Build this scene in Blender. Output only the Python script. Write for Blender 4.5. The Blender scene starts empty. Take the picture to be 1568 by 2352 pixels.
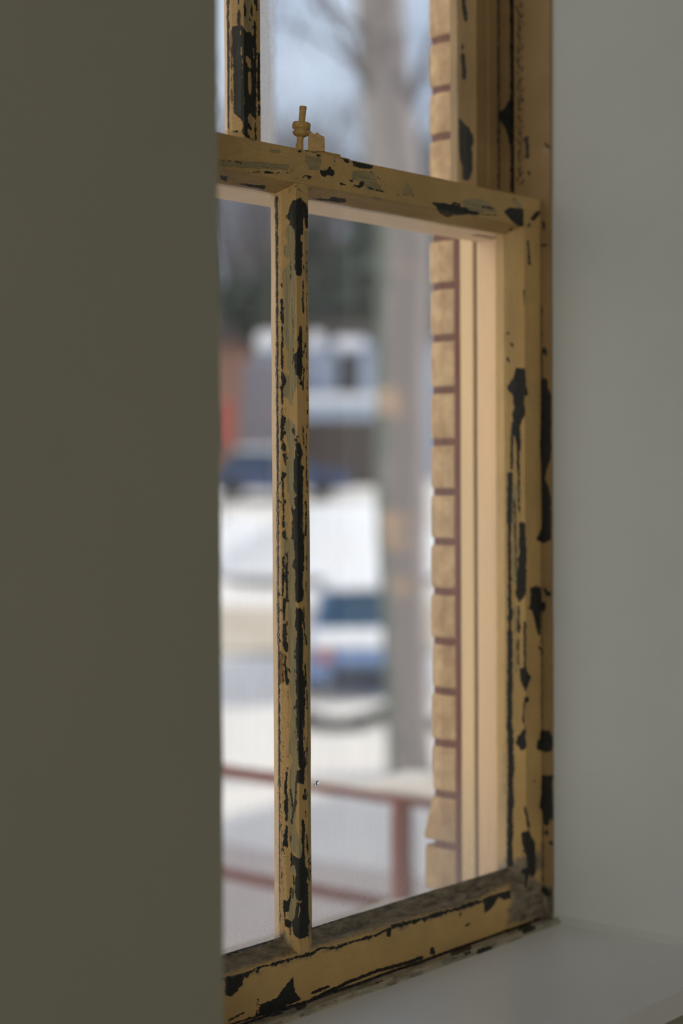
import bpy, bmesh, math, random
import numpy as np
from mathutils import Vector, noise as mn

random.seed(7)
SC = bpy.context.scene
COL = SC.collection

# ------------------------------------------------------------------ camera
F = 4100.0
TH, PT, RL = math.radians(39.55), math.radians(1.19), 0.005
CAM = np.array([0.0, -1.053, 1.48])
FW = np.array([math.cos(TH)*math.cos(PT), math.sin(TH)*math.cos(PT), -math.sin(PT)])
RR = np.array([math.sin(TH), -math.cos(TH), 0.0]); UU = np.cross(RR, FW)
CR = RR*math.cos(RL) - UU*math.sin(RL); CU = UU*math.cos(RL) + RR*math.sin(RL)
cam_data = bpy.data.cameras.new('camera'); cam = bpy.data.objects.new('camera', cam_data); COL.objects.link(cam)
cam_data.sensor_fit = 'VERTICAL'; cam_data.sensor_height = 36; cam_data.lens = F/2352*36
cam_data.clip_start = 0.05; cam_data.clip_end = 600
cam.matrix_world = [[CR[0], CU[0], -FW[0], CAM[0]], [CR[1], CU[1], -FW[1], CAM[1]], [CR[2], CU[2], -FW[2], CAM[2]], [0, 0, 0, 1]]
from mathutils import Matrix
cam.matrix_world = Matrix(((CR[0], CU[0], -FW[0], CAM[0]), (CR[1], CU[1], -FW[1], CAM[1]), (CR[2], CU[2], -FW[2], CAM[2]), (0, 0, 0, 1)))
cam_data.dof.use_dof = True; cam_data.dof.focus_distance = 1.62; cam_data.dof.aperture_fstop = 2.8
SC.camera = cam

def proj(P):
    d = np.asarray(P, float) - CAM; z = d @ FW
    return 784 + F*(d @ CR)/z, 1176 - F*(d @ CU)/z
def far(px, py, Z):
    "point of the outdoors seen in direction px,py at depth Z"
    return CAM + (FW + CR*(px-784)/F - CU*(py-1176)/F)*Z

# ------------------------------------------------------------------ world, sun, room light, exposure
SC.view_settings.view_transform = 'Standard'; SC.view_settings.look = 'None'
SC.view_settings.gamma = 1; SC.view_settings.use_curve_mapping = False
SC.view_settings.exposure = 0.0
SC.cycles.use_denoising = True
SC.cycles.max_bounces = 14; SC.cycles.transmission_bounces = 10; SC.cycles.diffuse_bounces = 5
SC.cycles.caustics_refractive = True; SC.cycles.blur_glossy = 0.5
SC.cycles.sample_clamp_indirect = 6

world = bpy.data.worlds.new('winter_sky'); SC.world = world; world.use_nodes = True
nt = world.node_tree; nt.nodes.clear()
wo = nt.nodes.new('ShaderNodeOutputWorld'); wb = nt.nodes.new('ShaderNodeBackground')
wt = nt.nodes.new('ShaderNodeTexCoord'); wn = nt.nodes.new('ShaderNodeTexNoise'); wr = nt.nodes.new('ShaderNodeValToRGB')
wn.inputs['Scale'].default_value = 5; wn.inputs['Detail'].default_value = 4
wr.color_ramp.elements[0].position = .35; wr.color_ramp.elements[0].color = (.27, .35, .55, 1)
wr.color_ramp.elements[1].position = .65; wr.color_ramp.elements[1].color = (.66, .74, .90, 1)
nt.links.new(wt.outputs['Generated'], wn.inputs['Vector']); nt.links.new(wn.outputs['Fac'], wr.inputs['Fac'])
wd = nt.nodes.new('ShaderNodeVectorMath'); wd.operation = 'DOT_PRODUCT'; wd.inputs[1].default_value = (-.93, .33, .16)   # warm bright patch added to the unseen sky to light the jamb
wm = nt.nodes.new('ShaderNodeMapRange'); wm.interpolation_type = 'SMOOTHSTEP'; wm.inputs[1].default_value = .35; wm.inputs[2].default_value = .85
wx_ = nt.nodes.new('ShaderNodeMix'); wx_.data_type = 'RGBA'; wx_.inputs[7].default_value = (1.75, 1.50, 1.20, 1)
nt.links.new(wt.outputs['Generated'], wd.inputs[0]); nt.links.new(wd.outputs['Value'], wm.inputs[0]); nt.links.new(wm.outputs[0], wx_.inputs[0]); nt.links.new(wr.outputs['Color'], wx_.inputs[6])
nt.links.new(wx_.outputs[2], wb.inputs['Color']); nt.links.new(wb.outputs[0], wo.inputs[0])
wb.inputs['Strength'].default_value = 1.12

def light(name, kind, loc, direction, energy, color, **kw):
    l = bpy.data.lights.new(name, kind); l.energy = energy; l.color = color
    for k, v in kw.items(): setattr(l, k, v)
    o = bpy.data.objects.new(name, l); COL.objects.link(o); o.location = loc
    o.rotation_euler = Vector(direction).to_track_quat('-Z', 'Y').to_euler(); return o
light('sun', 'SUN', (30, -26, 24), (-.75, .65, -.58), 3.9, (1, .87, .70), angle=math.radians(.6))
# added fill light without a source in the room, brightens sash and reveal
light('room_daylight', 'AREA', (-2.2, -2.9, 1.65), (1, .72, -.04), 66, (1, .95, .86), shape='RECTANGLE', size=2.0, size_y=1.5)

# ------------------------------------------------------------------ object helpers
def tag(o, label=None, cat=None, group=None, kind=None):
    for k, v in (('label', label), ('category', cat), ('group', group), ('kind', kind)):
        if v: o[k] = v
    return o
def empty(name, loc=(0, 0, 0)):
    o = bpy.data.objects.new(name, None); COL.objects.link(o); o.location = loc; o.empty_display_size = .1; return o
def link(name, me, mat, parent=None):
    if mat is not None:
        for m in (mat if isinstance(mat, (list, tuple)) else [mat]): me.materials.append(m)
    o = bpy.data.objects.new(name, me); COL.objects.link(o)
    if parent is not None:
        o.parent = parent
        o.matrix_parent_inverse = Matrix.Translation(parent.location).inverted() if parent.type == 'EMPTY' else parent.matrix_world.inverted()
    return o
def mesh(name, V, Fc, mat, parent=None, smooth=False):
    me = bpy.data.meshes.new(name); me.from_pydata([tuple(v) for v in V], [], [tuple(f) for f in Fc]); me.update()
    if smooth: me.polygons.foreach_set('use_smooth', [True]*len(me.polygons))
    return link(name, me, mat, parent)
class MB:
    def __init__(s): s.V = []; s.F = []
    def add(s, V, Fc):
        n = len(s.V); s.V += [tuple(v) for v in V]; s.F += [tuple(i+n for i in f) for f in Fc]
    def box(s, a, b, jit=0):
        x0, y0, z0 = a; x1, y1, z1 = b
        j = lambda: random.uniform(-jit, jit)
        V = [(x+j(), y+j(), z+j()) for z in (z0, z1) for x, y in ((x0, y0), (x1, y0), (x1, y1), (x0, y1))]
        s.add(V, [(3, 2, 1, 0), (4, 5, 6, 7), (0, 1, 5, 4), (1, 2, 6, 5), (2, 3, 7, 6), (3, 0, 4, 7)])
    def tube(s, pts, rad, n=8, caps=True):
        pts = [Vector(p) for p in pts]; V = []; Fc = []
        for i, p in enumerate(pts):
            d = (pts[min(i+1, len(pts)-1)] - pts[max(i-1, 0)]).normalized()
            a = d.orthogonal().normalized() if i == 0 else (a - d*a.dot(d)).normalized()
            b = d.cross(a); r = rad[i] if isinstance(rad, (list, tuple)) else rad
            for k in range(n):
                t = 2*math.pi*k/n; V.append(p + (a*math.cos(t) + b*math.sin(t))*r)
        for i in range(len(pts)-1):
            for k in range(n): Fc.append((i*n+k, i*n+(k+1) % n, (i+1)*n+(k+1) % n, (i+1)*n+k))
        if caps: Fc.append(tuple(range(n-1, -1, -1))); Fc.append(tuple((len(pts)-1)*n+k for k in range(n)))
        s.add(V, Fc)
    def prism(s, poly, o, ex, ey, ez, d):
        "polygon in (ex,ey) pushed d along ez"
        o, ex, ey, ez = map(Vector, (o, ex, ey, ez)); n = len(poly)
        V = [o+ex*a+ey*b for a, b in poly] + [o+ex*a+ey*b+ez*d for a, b in poly]
        s.add(V, [tuple(range(n-1, -1, -1)), tuple(range(n, 2*n))] + [(i, (i+1) % n, n+(i+1) % n, n+i) for i in range(n)])
    def build(s, name, mat, parent=None, bevel=0, smooth=False, seg=2):
        me = bpy.data.meshes.new(name); me.from_pydata(s.V, [], s.F); me.update()
        if bevel:
            bm = bmesh.new(); bm.from_mesh(me)
            bmesh.ops.recalc_face_normals(bm, faces=bm.faces)
            bmesh.ops.bevel(bm, geom=[e for e in bm.edges if e.is_manifold and e.calc_face_angle() > .5], offset=bevel, segments=seg, affect='EDGES', profile=.6)
            bm.to_mesh(me); bm.free()
        if smooth: me.polygons.foreach_set('use_smooth', [True]*len(me.polygons))
        return link(name, me, mat, parent)
def struct(name, mb, mat, parent=None, **k):
    o = mb.build(name, mat, parent, **k)
    if parent is None: o['kind'] = 'structure'
    return o

# ------------------------------------------------------------------ material helpers
class NT:
    def __init__(s, name):
        s.m = bpy.data.materials.new(name); s.m.use_nodes = True; s.t = s.m.node_tree; s.t.nodes.clear()
        s.out = s.n('ShaderNodeOutputMaterial'); s.tc = s.n('ShaderNodeTexCoord').outputs['Object']
    def n(s, k): return s.t.nodes.new(k)
    def l(s, a, b):
        if isinstance(a, (int, float, tuple)): b.default_value = a
        else: s.t.links.new(a, b)
    def math(s, op, a, b=0, c=None, clamp=False):
        n = s.n('ShaderNodeMath'); n.operation = op; n.use_clamp = clamp; s.l(a, n.inputs[0]); s.l(b, n.inputs[1])
        if c is not None: s.l(c, n.inputs[2])
        return n.outputs[0]
    def map(s, sc, loc=(0, 0, 0), src=None):
        n = s.n('ShaderNodeMapping'); n.inputs['Scale'].default_value = sc; n.inputs['Location'].default_value = loc; s.l(src or s.tc, n.inputs['Vector']); return n.outputs[0]
    def noise(s, vec, scale, detail=3, rough=.55, dist=0):
        n = s.n('ShaderNodeTexNoise'); s.l(vec, n.inputs['Vector']); n.inputs['Scale'].default_value = scale
        n.inputs['Detail'].default_value = detail; n.inputs['Roughness'].default_value = rough; n.inputs['Distortion'].default_value = dist; return n.outputs['Fac']
    def voro(s, vec, scale, feat='DISTANCE_TO_EDGE'):
        n = s.n('ShaderNodeTexVoronoi'); n.feature = feat; s.l(vec, n.inputs['Vector']); n.inputs['Scale'].default_value = scale; return n.outputs['Distance']
    def rng(s, v, a, b, c=0, d=1):
        n = s.n('ShaderNodeMapRange'); s.l(v, n.inputs[0])
        for i, x in enumerate((a, b, c, d)): n.inputs[i+1].default_value = x
        return n.outputs[0]
    def mix(s, f, a, b):
        n = s.n('ShaderNodeMix'); n.data_type = 'RGBA'; s.l(f, n.inputs[0])
        for v, i in ((a, 6), (b, 7)):
            if isinstance(v, tuple): v = v if len(v) == 4 else v+(1,)
            s.l(v, n.inputs[i])
        return n.outputs[2]
    def attr(s, nm):
        n = s.n('ShaderNodeAttribute'); n.attribute_name = nm; return n.outputs['Fac']
    def sep(s, src=None):
        n = s.n('ShaderNodeSeparateXYZ'); s.l(src or s.tc, n.inputs[0]); return n.outputs
    def bump(s, h, strength=.3, dist=.001):
        n = s.n('ShaderNodeBump'); s.l(h, n.inputs['Height']); n.inputs['Strength'].default_value = strength; n.inputs['Distance'].default_value = dist; return n.outputs[0]
    def bsdf(s, col, rough=.6, spec=.3, normal=None):
        b = s.n('ShaderNodeBsdfPrincipled')
        s.l(col if not isinstance(col, tuple) else (col if len(col) == 4 else col+(1,)), b.inputs['Base Color']); s.l(rough, b.inputs['Roughness'])
        b.inputs['Specular IOR Level'].default_value = spec
        if normal is not None: s.l(normal, b.inputs['Normal'])
        s.l(b.outputs[0], s.out.inputs[0]); return b
def simple(name, col, rough=.6, var=.12, scale=30, bump=0, bdist=.002, spec=.3, stretch=(1, 1, 1)):
    m = NT(name); v = m.map(stretch); n = m.noise(v, scale, 4)
    c = m.mix(n, tuple(x*(1-var*2) for x in col), tuple(min(1, x*(1+var*2)) for x in col))
    m.bsdf(c, rough, spec, m.bump(n, bump, bdist) if bump else None); return m.m

OCHRE = (.55, .365, .145); SAGE = (.33, .27, .14); CHIP = (.016, .017, .015)
def paint(name, grain, ochre=OCHRE, sage=SAGE):
    """old ochre house paint over sage and bottle green; chips, sage, dirt, pale, wood, crack are surface wear fields stored on the mesh"""
    m = NT(name)
    st = {'z': (1, 1, .38), 'x': (.38, 1, 1)}[grain]; lo = {'z': (1, 1, .05), 'x': (.05, 1, 1)}[grain]
    v = m.map(st); vl = m.map(lo)
    n1 = m.noise(v, 420, 5, .68); n2 = m.noise(v, 1300, 2, .6); n3 = m.noise(m.map(st, (3, 1, 7)), 160, 3, .6)
    big = m.noise(m.tc, 14, 3); str_ = m.noise(vl, 900, 2)
    def mask(a, amp, wid, off=0, nz=n1):
        e = m.math('ADD', m.math('MULTIPLY', m.math('SUBTRACT', nz, .5), amp), m.math('MULTIPLY', m.math('SUBTRACT', n2, .5), amp*.45))
        return m.rng(m.math('ADD', m.math('ADD', m.attr(a), e), off), -wid, wid)
    col = m.mix(m.rng(big, .35, .65), tuple(x*.80 for x in ochre), ochre)
    col = m.mix(m.math('MULTIPLY', m.rng(n3, .45, .75), .35), col, tuple(x*y for x, y in zip(ochre, (.72, .68, .6))))
    col = m.mix(m.math('MULTIPLY', m.rng(str_, .3, .7), .12), col, (ochre[0]*.6, ochre[1]*.6, ochre[2]*.6))
    sg = m.mix(m.rng(str_, .3, .7), tuple(x*.72 for x in sage), tuple(x*1.12 for x in sage))
    ms = mask('sage', 10, .5, 0, n3); col = m.mix(ms, col, sg)
    mt = mask('tan', 12, 2); spkl = m.rng(m.noise(m.map((1, 1, .7), (6, 1, 2)), 520, 3, .75), .5, .68)
    col = m.mix(m.math('MULTIPLY', mt, .8), col, m.mix(m.math('MULTIPLY', spkl, .55), (.68, .45, .20), (.30, .15, .055)))
    mp = mask('pale', 14, 2); col = m.mix(m.math('MULTIPLY', mp, .85), col, (.66, .49, .33))
    mw = mask('wood', 5, 1); wd = m.mix(str_, (.16, .075, .025), (.36, .19, .07)); col = m.mix(mw, col, wd)
    # small pits and grime
    pit = m.rng(m.noise(m.map((1, 1, 1), (9, 2, 4)), 620, 2, .7), .70, .74)
    col = m.mix(m.math('MULTIPLY', pit, .6), col, (.09, .055, .025))
    md = mask('dirt', 26, 6); dn = m.rng(n3, .3, .7)
    col = m.mix(m.math('MULTIPLY', md, .92), col, m.mix(dn, (.035, .036, .034), (.26, .22, .16)))
    # crackle
    w1 = m.n('ShaderNodeVectorMath'); w1.operation = 'ADD'
    nn = m.n('ShaderNodeTexNoise'); nn.inputs['Scale'].default_value = 90; m.l(m.tc, nn.inputs['Vector'])
    sc = m.n('ShaderNodeVectorMath'); sc.operation = 'SCALE'; m.l(nn.outputs['Color'], sc.inputs[0]); sc.inputs['Scale'].default_value = .012
    m.l(m.tc, w1.inputs[0]); m.l(sc.outputs[0], w1.inputs[1])
    ck = m.voro(w1.outputs[0], 60); ckm = m.rng(ck, .004, .014, 1, 0)
    ckm = m.math('MULTIPLY', ckm, m.rng(m.math('ADD', m.attr('crack'), m.math('MULTIPLY', m.math('SUBTRACT', big, .5), 60)), -1, 1))
    col = m.mix(m.math('MULTIPLY', ckm, .32), col, (.05, .035, .02))
    mc = mask('chip', 11, .4, .4)
    ch = m.mix(m.rng(m.noise(v, 240, 5, .7), .5, .8), CHIP, (.036, .039, .035))
    ch = m.mix(m.math('MULTIPLY', m.rng(m.noise(m.map(st, (5, 5, 5)), 120, 2), .70, .78), .75), ch, (.10, .035, .012))
    fleck = m.rng(m.noise(m.map((1, 1, .6), (2, 8, 1)), 900, 1, .5), .76, .80)
    ch = m.mix(m.math('MULTIPLY', fleck, .5), ch, (.22, .17, .09))
    col = m.mix(mc, col, ch)
    h = m.math('SUBTRACT', m.math('MULTIPLY', n1, .25), m.math('ADD', m.math('MULTIPLY', mc, 1.0), m.math('ADD', m.math('MULTIPLY', ms, .35), m.math('MULTIPLY', ckm, .35))))
    h = m.math('ADD', h, m.math('MULTIPLY', str_, .15))
    m.bsdf(col, m.rng(n1, .3, .7, .42, .62), .35, m.bump(h, .75, .0006)); return m.m
P_V = paint('peeling_ochre_paint_vertical', 'z'); P_H = paint('peeling_ochre_paint_horizontal', 'x')
P_JAMB = paint('jamb_ochre_paint', 'z', (.31, .205, .09))
P_BEAD = paint('sill_bead_paint', 'x', (.44, .40, .30), (.33, .34, .27))

# ------------------------------------------------------------------ wear fields (traced flakes on the painted faces, and gap shade painted as chips)
def T(x0, y0, s, pts): return [(x0+a/s, y0+b/s) for a, b in pts]
def poly(L, x0, y0, s, *pts): L.append(('p', np.array(T(x0, y0, s, pts)), 0))
def line(L, x0, y0, s, r, *pts, neg=False): L.append(('n' if neg else 's', np.array(T(x0, y0, s, pts)), r/s))
CHIP_SHADE, SG, DT, PL, WD, CK, TAN_LIT = [], [], [], [], [], [], []
poly(TAN_LIT, 0, 0, 1, (634,440),(646,440),(646,1560),(662,1575),(664,1800),(652,1900),(664,2170),(634,2170))  # cracked tan paint, lightened to paint in light on the left moulding
poly(TAN_LIT, 0, 0, 1, (524,0),(545,0),(544,60),(534,70),(534,250),(556,265),(556,300),(524,300))
def field(L, px, py, lim=30.0):
    out = np.full(px.shape, -lim); negs = []
    for kind, P, r in L:
        lo = P.min(0)-lim-r; hi = P.max(0)+lim+r
        idx = np.nonzero((px > lo[0]) & (px < hi[0]) & (py > lo[1]) & (py < hi[1]))[0]
        if not len(idx): continue
        X = px[idx]; Y = py[idx]; n = len(P); best = np.full(X.shape, 1e9); ins = np.zeros(X.shape, bool)
        rngn = n if kind == 'p' else max(n-1, 1)
        for i in range(rngn):
            a = P[i]; b = P[(i+1) % n]; d = b-a; L2 = max(d @ d, 1e-9)
            t = np.clip(((X-a[0])*d[0]+(Y-a[1])*d[1])/L2, 0, 1)
            best = np.minimum(best, np.hypot(X-a[0]-t*d[0], Y-a[1]-t*d[1]))
            if kind == 'p' and a[1] != b[1]:
                c = ((a[1] > Y) != (b[1] > Y)); xi = a[0]+(Y-a[1])*(b[0]-a[0])/(b[1]-a[1]); ins ^= c & (X < xi)
        if kind == 'p': sd = np.where(ins, best, -best)
        else: sd = r-best
        if kind == 'n': negs.append((idx, sd))
        else: out[idx] = np.maximum(out[idx], sd)
    for idx, sd in negs: out[idx] = np.minimum(out[idx], -sd)
    return out

# --- lower muntin
a = (600, 430, 6.72)
poly(CHIP_SHADE, *a, (620,155),(640,230),(680,235),(690,260),(700,290),(720,340),(715,630),(690,640),(675,620),(680,560),(665,470),(640,430),(640,740),(600,760),(605,830),(635,855),(630,1000),(640,1070),(620,1100),(628,1340),(590,1370),(535,1350),(525,1280),(500,1260),(525,1230),(525,1130),(508,1100),(520,1060),(520,900),(520,780),(525,690),(540,660),(490,650),(445,560),(430,490),(360,465),(400,430),(435,380),(430,330),(490,215),(550,190))
line(CHIP_SHADE, *a, 4, (640,1430),(645,1700)); line(CHIP_SHADE, *a, 12, (635,1730),(650,1880),(642,1950)); line(CHIP_SHADE, *a, 5, (650,1190),(665,1290))
line(CHIP_SHADE, *a, 8, (310,1480),(315,1540)); line(CHIP_SHADE, *a, 17, (315,1740),(320,1930)); line(CHIP_SHADE, *a, 22, (320,1990),(325,2090)); line(CHIP_SHADE, *a, 9, (318,2140),(322,2352))
poly(CHIP_SHADE, *a, (595,2130),(612,2140),(625,2230),(625,2360),(555,2360),(585,2250)); line(CHIP_SHADE, *a, 1, (700,900),(705,2352)); line(CHIP_SHADE, *a, 1, (450,1130),(455,1500))
line(CHIP_SHADE, *a, -4, (430,500),(437,1050)); line(CHIP_SHADE, *a, -5, (470,1600),(492,2300))
line(CHIP_SHADE, *a, 12, (200,170),(215,560),(218,1250)); line(CHIP_SHADE, *a, 8, (218,1250),(222,2352))
a = (600, 780, 6.72)
line(CHIP_SHADE, *a, 15, (320,20),(320,110)); line(CHIP_SHADE, *a, 12, (315,160),(320,260)); line(CHIP_SHADE, *a, 15, (325,300),(322,470))
poly(CHIP_SHADE, *a, (325,490),(350,530),(380,620),(380,700),(350,740),(335,790),(335,1020),(310,1000),(300,780),(320,650),(305,600))
line(CHIP_SHADE, *a, 10, (318,1080),(320,1100))
poly(CHIP_SHADE, *a, (325,1160),(380,1215),(378,1270),(345,1300),(340,1400),(370,1410),(400,1445),(350,1480),(330,1560),(300,1540),(305,1420),(295,1380),(310,1190))
poly(CHIP_SHADE, *a, (330,1570),(375,1630),(370,1690),(335,1720),(305,1700)); poly(CHIP_SHADE, *a, (330,1770),(385,1740),(375,1830),(350,1855)); line(CHIP_SHADE, *a, 7, (370,1890),(380,1950)); line(CHIP_SHADE, *a, 5, (400,1760),(400,1850))
poly(CHIP_SHADE, *a, (320,2030),(385,2050),(380,2110),(340,2150),(345,2352),(320,2352),(315,2120))
poly(CHIP_SHADE, *a, (560,-10),(625,-10),(632,240),(625,540),(605,610),(575,605),(575,570),(540,540),(510,430),(508,210),(550,190),(580,80))
poly(CHIP_SHADE, *a, (580,640),(615,630),(650,640),(650,790),(630,800),(625,690),(580,690)); line(CHIP_SHADE, *a, 6, (660,430),(650,640)); line(CHIP_SHADE, *a, 6, (683,50),(655,210))
line(CHIP_SHADE, *a, 14, (485,1380),(500,1440)); poly(CHIP_SHADE, *a, (555,1475),(575,1500),(540,1560),(510,1570),(515,1530)); line(CHIP_SHADE, *a, 3, (490,110),(490,380))
poly(CHIP_SHADE, *a, (525,1600),(600,1590),(620,1700),(640,1720),(640,1800),(615,1820),(610,1960),(660,1960),(640,2050),(640,2360),(505,2360),(505,1880),(520,1830))
line(CHIP_SHADE, *a, 13, (563,1772),(567,1785), neg=True); line(CHIP_SHADE, *a, 1, (700,0),(710,1400)); line(CHIP_SHADE, *a, 5, (700,1450),(690,1680),(705,2352)); line(CHIP_SHADE, *a, 3, (643,1320),(650,1640))
line(CHIP_SHADE, *a, 9, (212,0),(218,1000)); line(CHIP_SHADE, *a, 5, (218,1000),(238,2352))
a = (600, 1130, 6.72)
poly(CHIP_SHADE, *a, (535,-10),(640,-10),(640,230),(640,620),(655,700),(660,950),(655,1200),(635,1230),(640,1500),(655,1560),(630,1680),(570,1715),(530,1690),(525,1200),(490,1190),(485,1090),(525,1000),(505,860),(515,740),(450,725),(440,690),(475,680),(480,400),(500,380),(460,310),(465,210),(490,290),(540,250),(505,190),(505,90),(540,90))
poly(CHIP_SHADE, *a, (540,1790),(600,1795),(640,1840),(655,1900),(640,2000),(610,2080),(640,2110),(650,2360),(535,2360),(540,2250),(550,2200),(530,2100),(525,2000),(535,1880))
line(CHIP_SHADE, *a, 9, (600,500),(625,560), neg=True); line(CHIP_SHADE, *a, 9, (577,805),(577,812), neg=True)
line(CHIP_SHADE, *a, 18, (340,50),(345,90)); poly(CHIP_SHADE, *a, (345,130),(375,160),(350,200),(350,235),(320,190)); line(CHIP_SHADE, *a, 10, (340,260),(340,540)); line(CHIP_SHADE, *a, 12, (335,400),(375,415))
poly(CHIP_SHADE, *a, (315,620),(375,590),(375,660),(345,720),(320,690)); line(CHIP_SHADE, *a, 9, (370,700),(410,760)); line(CHIP_SHADE, *a, 15, (400,930),(350,1020))
line(CHIP_SHADE, *a, 7, (395,950),(395,1120)); line(CHIP_SHADE, *a, 16, (380,1150),(395,1250),(385,1330)); line(CHIP_SHADE, *a, 12, (395,1330),(395,1650)); line(CHIP_SHADE, *a, 12, (335,1000),(335,1280)); line(CHIP_SHADE, *a, 20, (340,1310),(335,1400)); line(CHIP_SHADE, *a, 10, (335,1450),(335,1570))
line(CHIP_SHADE, *a, 12, (360,1680),(420,1690)); line(CHIP_SHADE, *a, 20, (355,1650),(350,1950)); line(CHIP_SHADE, *a, 26, (362,2050),(358,2352)); line(CHIP_SHADE, *a, 5, (400,1850),(395,2200))
line(CHIP_SHADE, *a, 12, (685,150),(690,260)); line(CHIP_SHADE, *a, 7, (690,300),(685,700)); line(CHIP_SHADE, *a, 5, (655,630),(655,760)); line(CHIP_SHADE, *a, 3, (695,970),(700,1200)); line(CHIP_SHADE, *a, 6, (697,1370),(690,1550)); line(CHIP_SHADE, *a, 6, (650,1750),(665,2150)); line(CHIP_SHADE, *a, 10, (675,2210),(695,2352))
line(CHIP_SHADE, *a, 7, (222,0),(240,2352))
a = (600, 1480, 6.72)
poly(CHIP_SHADE, *a, (535,-10),(640,-10),(640,450),(680,520),(690,600),(670,740),(668,1100),(640,1200),(645,1580),(680,1760),(665,2080),(655,2160),(620,2155),(540,2120),(545,1950),(590,1960),(605,1920),(570,1850),(565,1500),(605,1480),(560,1440),(565,1360),(540,1260),(545,1200),(530,1170),(550,1100),(540,760))
line(CHIP_SHADE, *a, 8, (672,300),(690,600)); line(CHIP_SHADE, *a, 8, (675,830),(668,950)); line(CHIP_SHADE, *a, 4, (705,1430),(705,1850)); line(CHIP_SHADE, *a, 4, (660,1180),(655,1500)); line(CHIP_SHADE, *a, 7, (670,1650),(665,1720)); line(CHIP_SHADE, *a, 4, (700,600),(705,1000))
poly(CHIP_SHADE, *a, (325,-10),(410,-10),(410,100),(370,110)); line(CHIP_SHADE, *a, 14, (370,170),(365,350)); line(CHIP_SHADE, *a, 12, (425,380),(440,430)); line(CHIP_SHADE, *a, 22, (375,440),(400,600)); line(CHIP_SHADE, *a, 8, (370,390),(390,380))
for y in (100, 180, 370, 415, 490, 620, 745, 840, 960, 1000, 1110, 1330, 1550): line(CHIP_SHADE, *a, 7, (511,y-6),(511,y+6))
line(CHIP_SHADE, *a, 9, (538,1400),(538,1430)); line(CHIP_SHADE, *a, 9, (418,1720),(425,1745)); line(CHIP_SHADE, *a, 9, (397,1890),(397,1915)); line(CHIP_SHADE, *a, 16, (395,1985),(383,2090)); line(CHIP_SHADE, *a, 20, (380,2150),(370,2230),(392,2352))
line(CHIP_SHADE, *a, 7, (445,2230),(465,2352)); line(CHIP_SHADE, *a, 8, (545,2120),(525,2352)); line(CHIP_SHADE, *a, 10, (668,2240),(672,2352)); line(CHIP_SHADE, *a, 6, (697,2290),(697,2352)); line(CHIP_SHADE, *a, 5, (257,120),(262,640)); line(CHIP_SHADE, *a, 3, (262,700),(245,2352)); line(CHIP_SHADE, *a, -1, (410,700),(405,1500))
poly(WD, *a, (262,120),(322,80),(328,560),(322,610),(262,600)); line(CHIP_SHADE, *a, 3, (330,120),(332,600))
a = (600, 1830, 6.72)
poly(CHIP_SHADE, *a, (362,-10),(410,-10),(405,380),(370,385),(372,260),(352,200)); poly(CHIP_SHADE, *a, (375,430),(405,430),(405,780),(370,780),(330,740),(350,640),(335,570),(370,560))
line(CHIP_SHADE, *a, 6, (465,0),(490,170)); line(CHIP_SHADE, *a, 14, (535,90),(500,230),(475,330)); line(CHIP_SHADE, *a, 8, (468,360),(468,420)); line(CHIP_SHADE, *a, 6, (460,560),(453,690)); line(CHIP_SHADE, *a, 22, (655,0),(665,30)); line(CHIP_SHADE, *a, 8, (690,0),(695,40)); line(CHIP_SHADE, *a, 6, (520,0),(515,100))
poly(CHIP_SHADE, *a, (625,345),(655,345),(665,450),(680,480),(665,560),(665,940),(680,1090),(710,1110),(710,1250),(690,1330),(720,1350),(725,1850),(752,1930),(725,1990),(725,2150),(660,2180),(590,2190),(530,2160),(490,2090),(480,1900),(520,1850),(515,1740),(550,1680),(545,1600),(520,1460),(515,1350),(540,1200),(520,1040),(510,950),(480,915),(450,900),(465,820),(480,880),(530,930),(600,960),(630,930))
poly(CHIP_SHADE, *a, (455,900),(490,950),(495,1060),(460,1070),(450,980)); line(CHIP_SHADE, *a, 11, (500,1230),(495,1330)); line(CHIP_SHADE, *a, 12, (455,1400),(445,1560)); line(CHIP_SHADE, *a, 5, (485,1410),(487,1560))
poly(CHIP_SHADE, *a, (340,1600),(445,1600),(425,1770),(370,1780),(380,1880),(350,1870),(345,1700)); poly(CHIP_SHADE, *a, (370,1890),(455,1900),(465,1990),(440,2030),(355,1990)); line(CHIP_SHADE, *a, 4, (455,2030),(445,2150))
line(CHIP_SHADE, *a, 22, (570,1610),(610,1620), neg=True); line(CHIP_SHADE, *a, 9, (597,1690),(578,1850), neg=True)
line(CHIP_SHADE, *a, 8, (700,600),(715,880)); line(CHIP_SHADE, *a, 3, (685,560),(690,700)); line(CHIP_SHADE, *a, 3, (752,950),(752,1300)); line(CHIP_SHADE, *a, 3, (725,950),(730,1300)); line(CHIP_SHADE, *a, 4, (680,180),(680,300)); line(CHIP_SHADE, *a, 7, (330,780),(345,870)); line(CHIP_SHADE, *a, 5, (265,1340),(265,1370)); line(CHIP_SHADE, *a, -2, (300,80),(320,1500))
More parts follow.
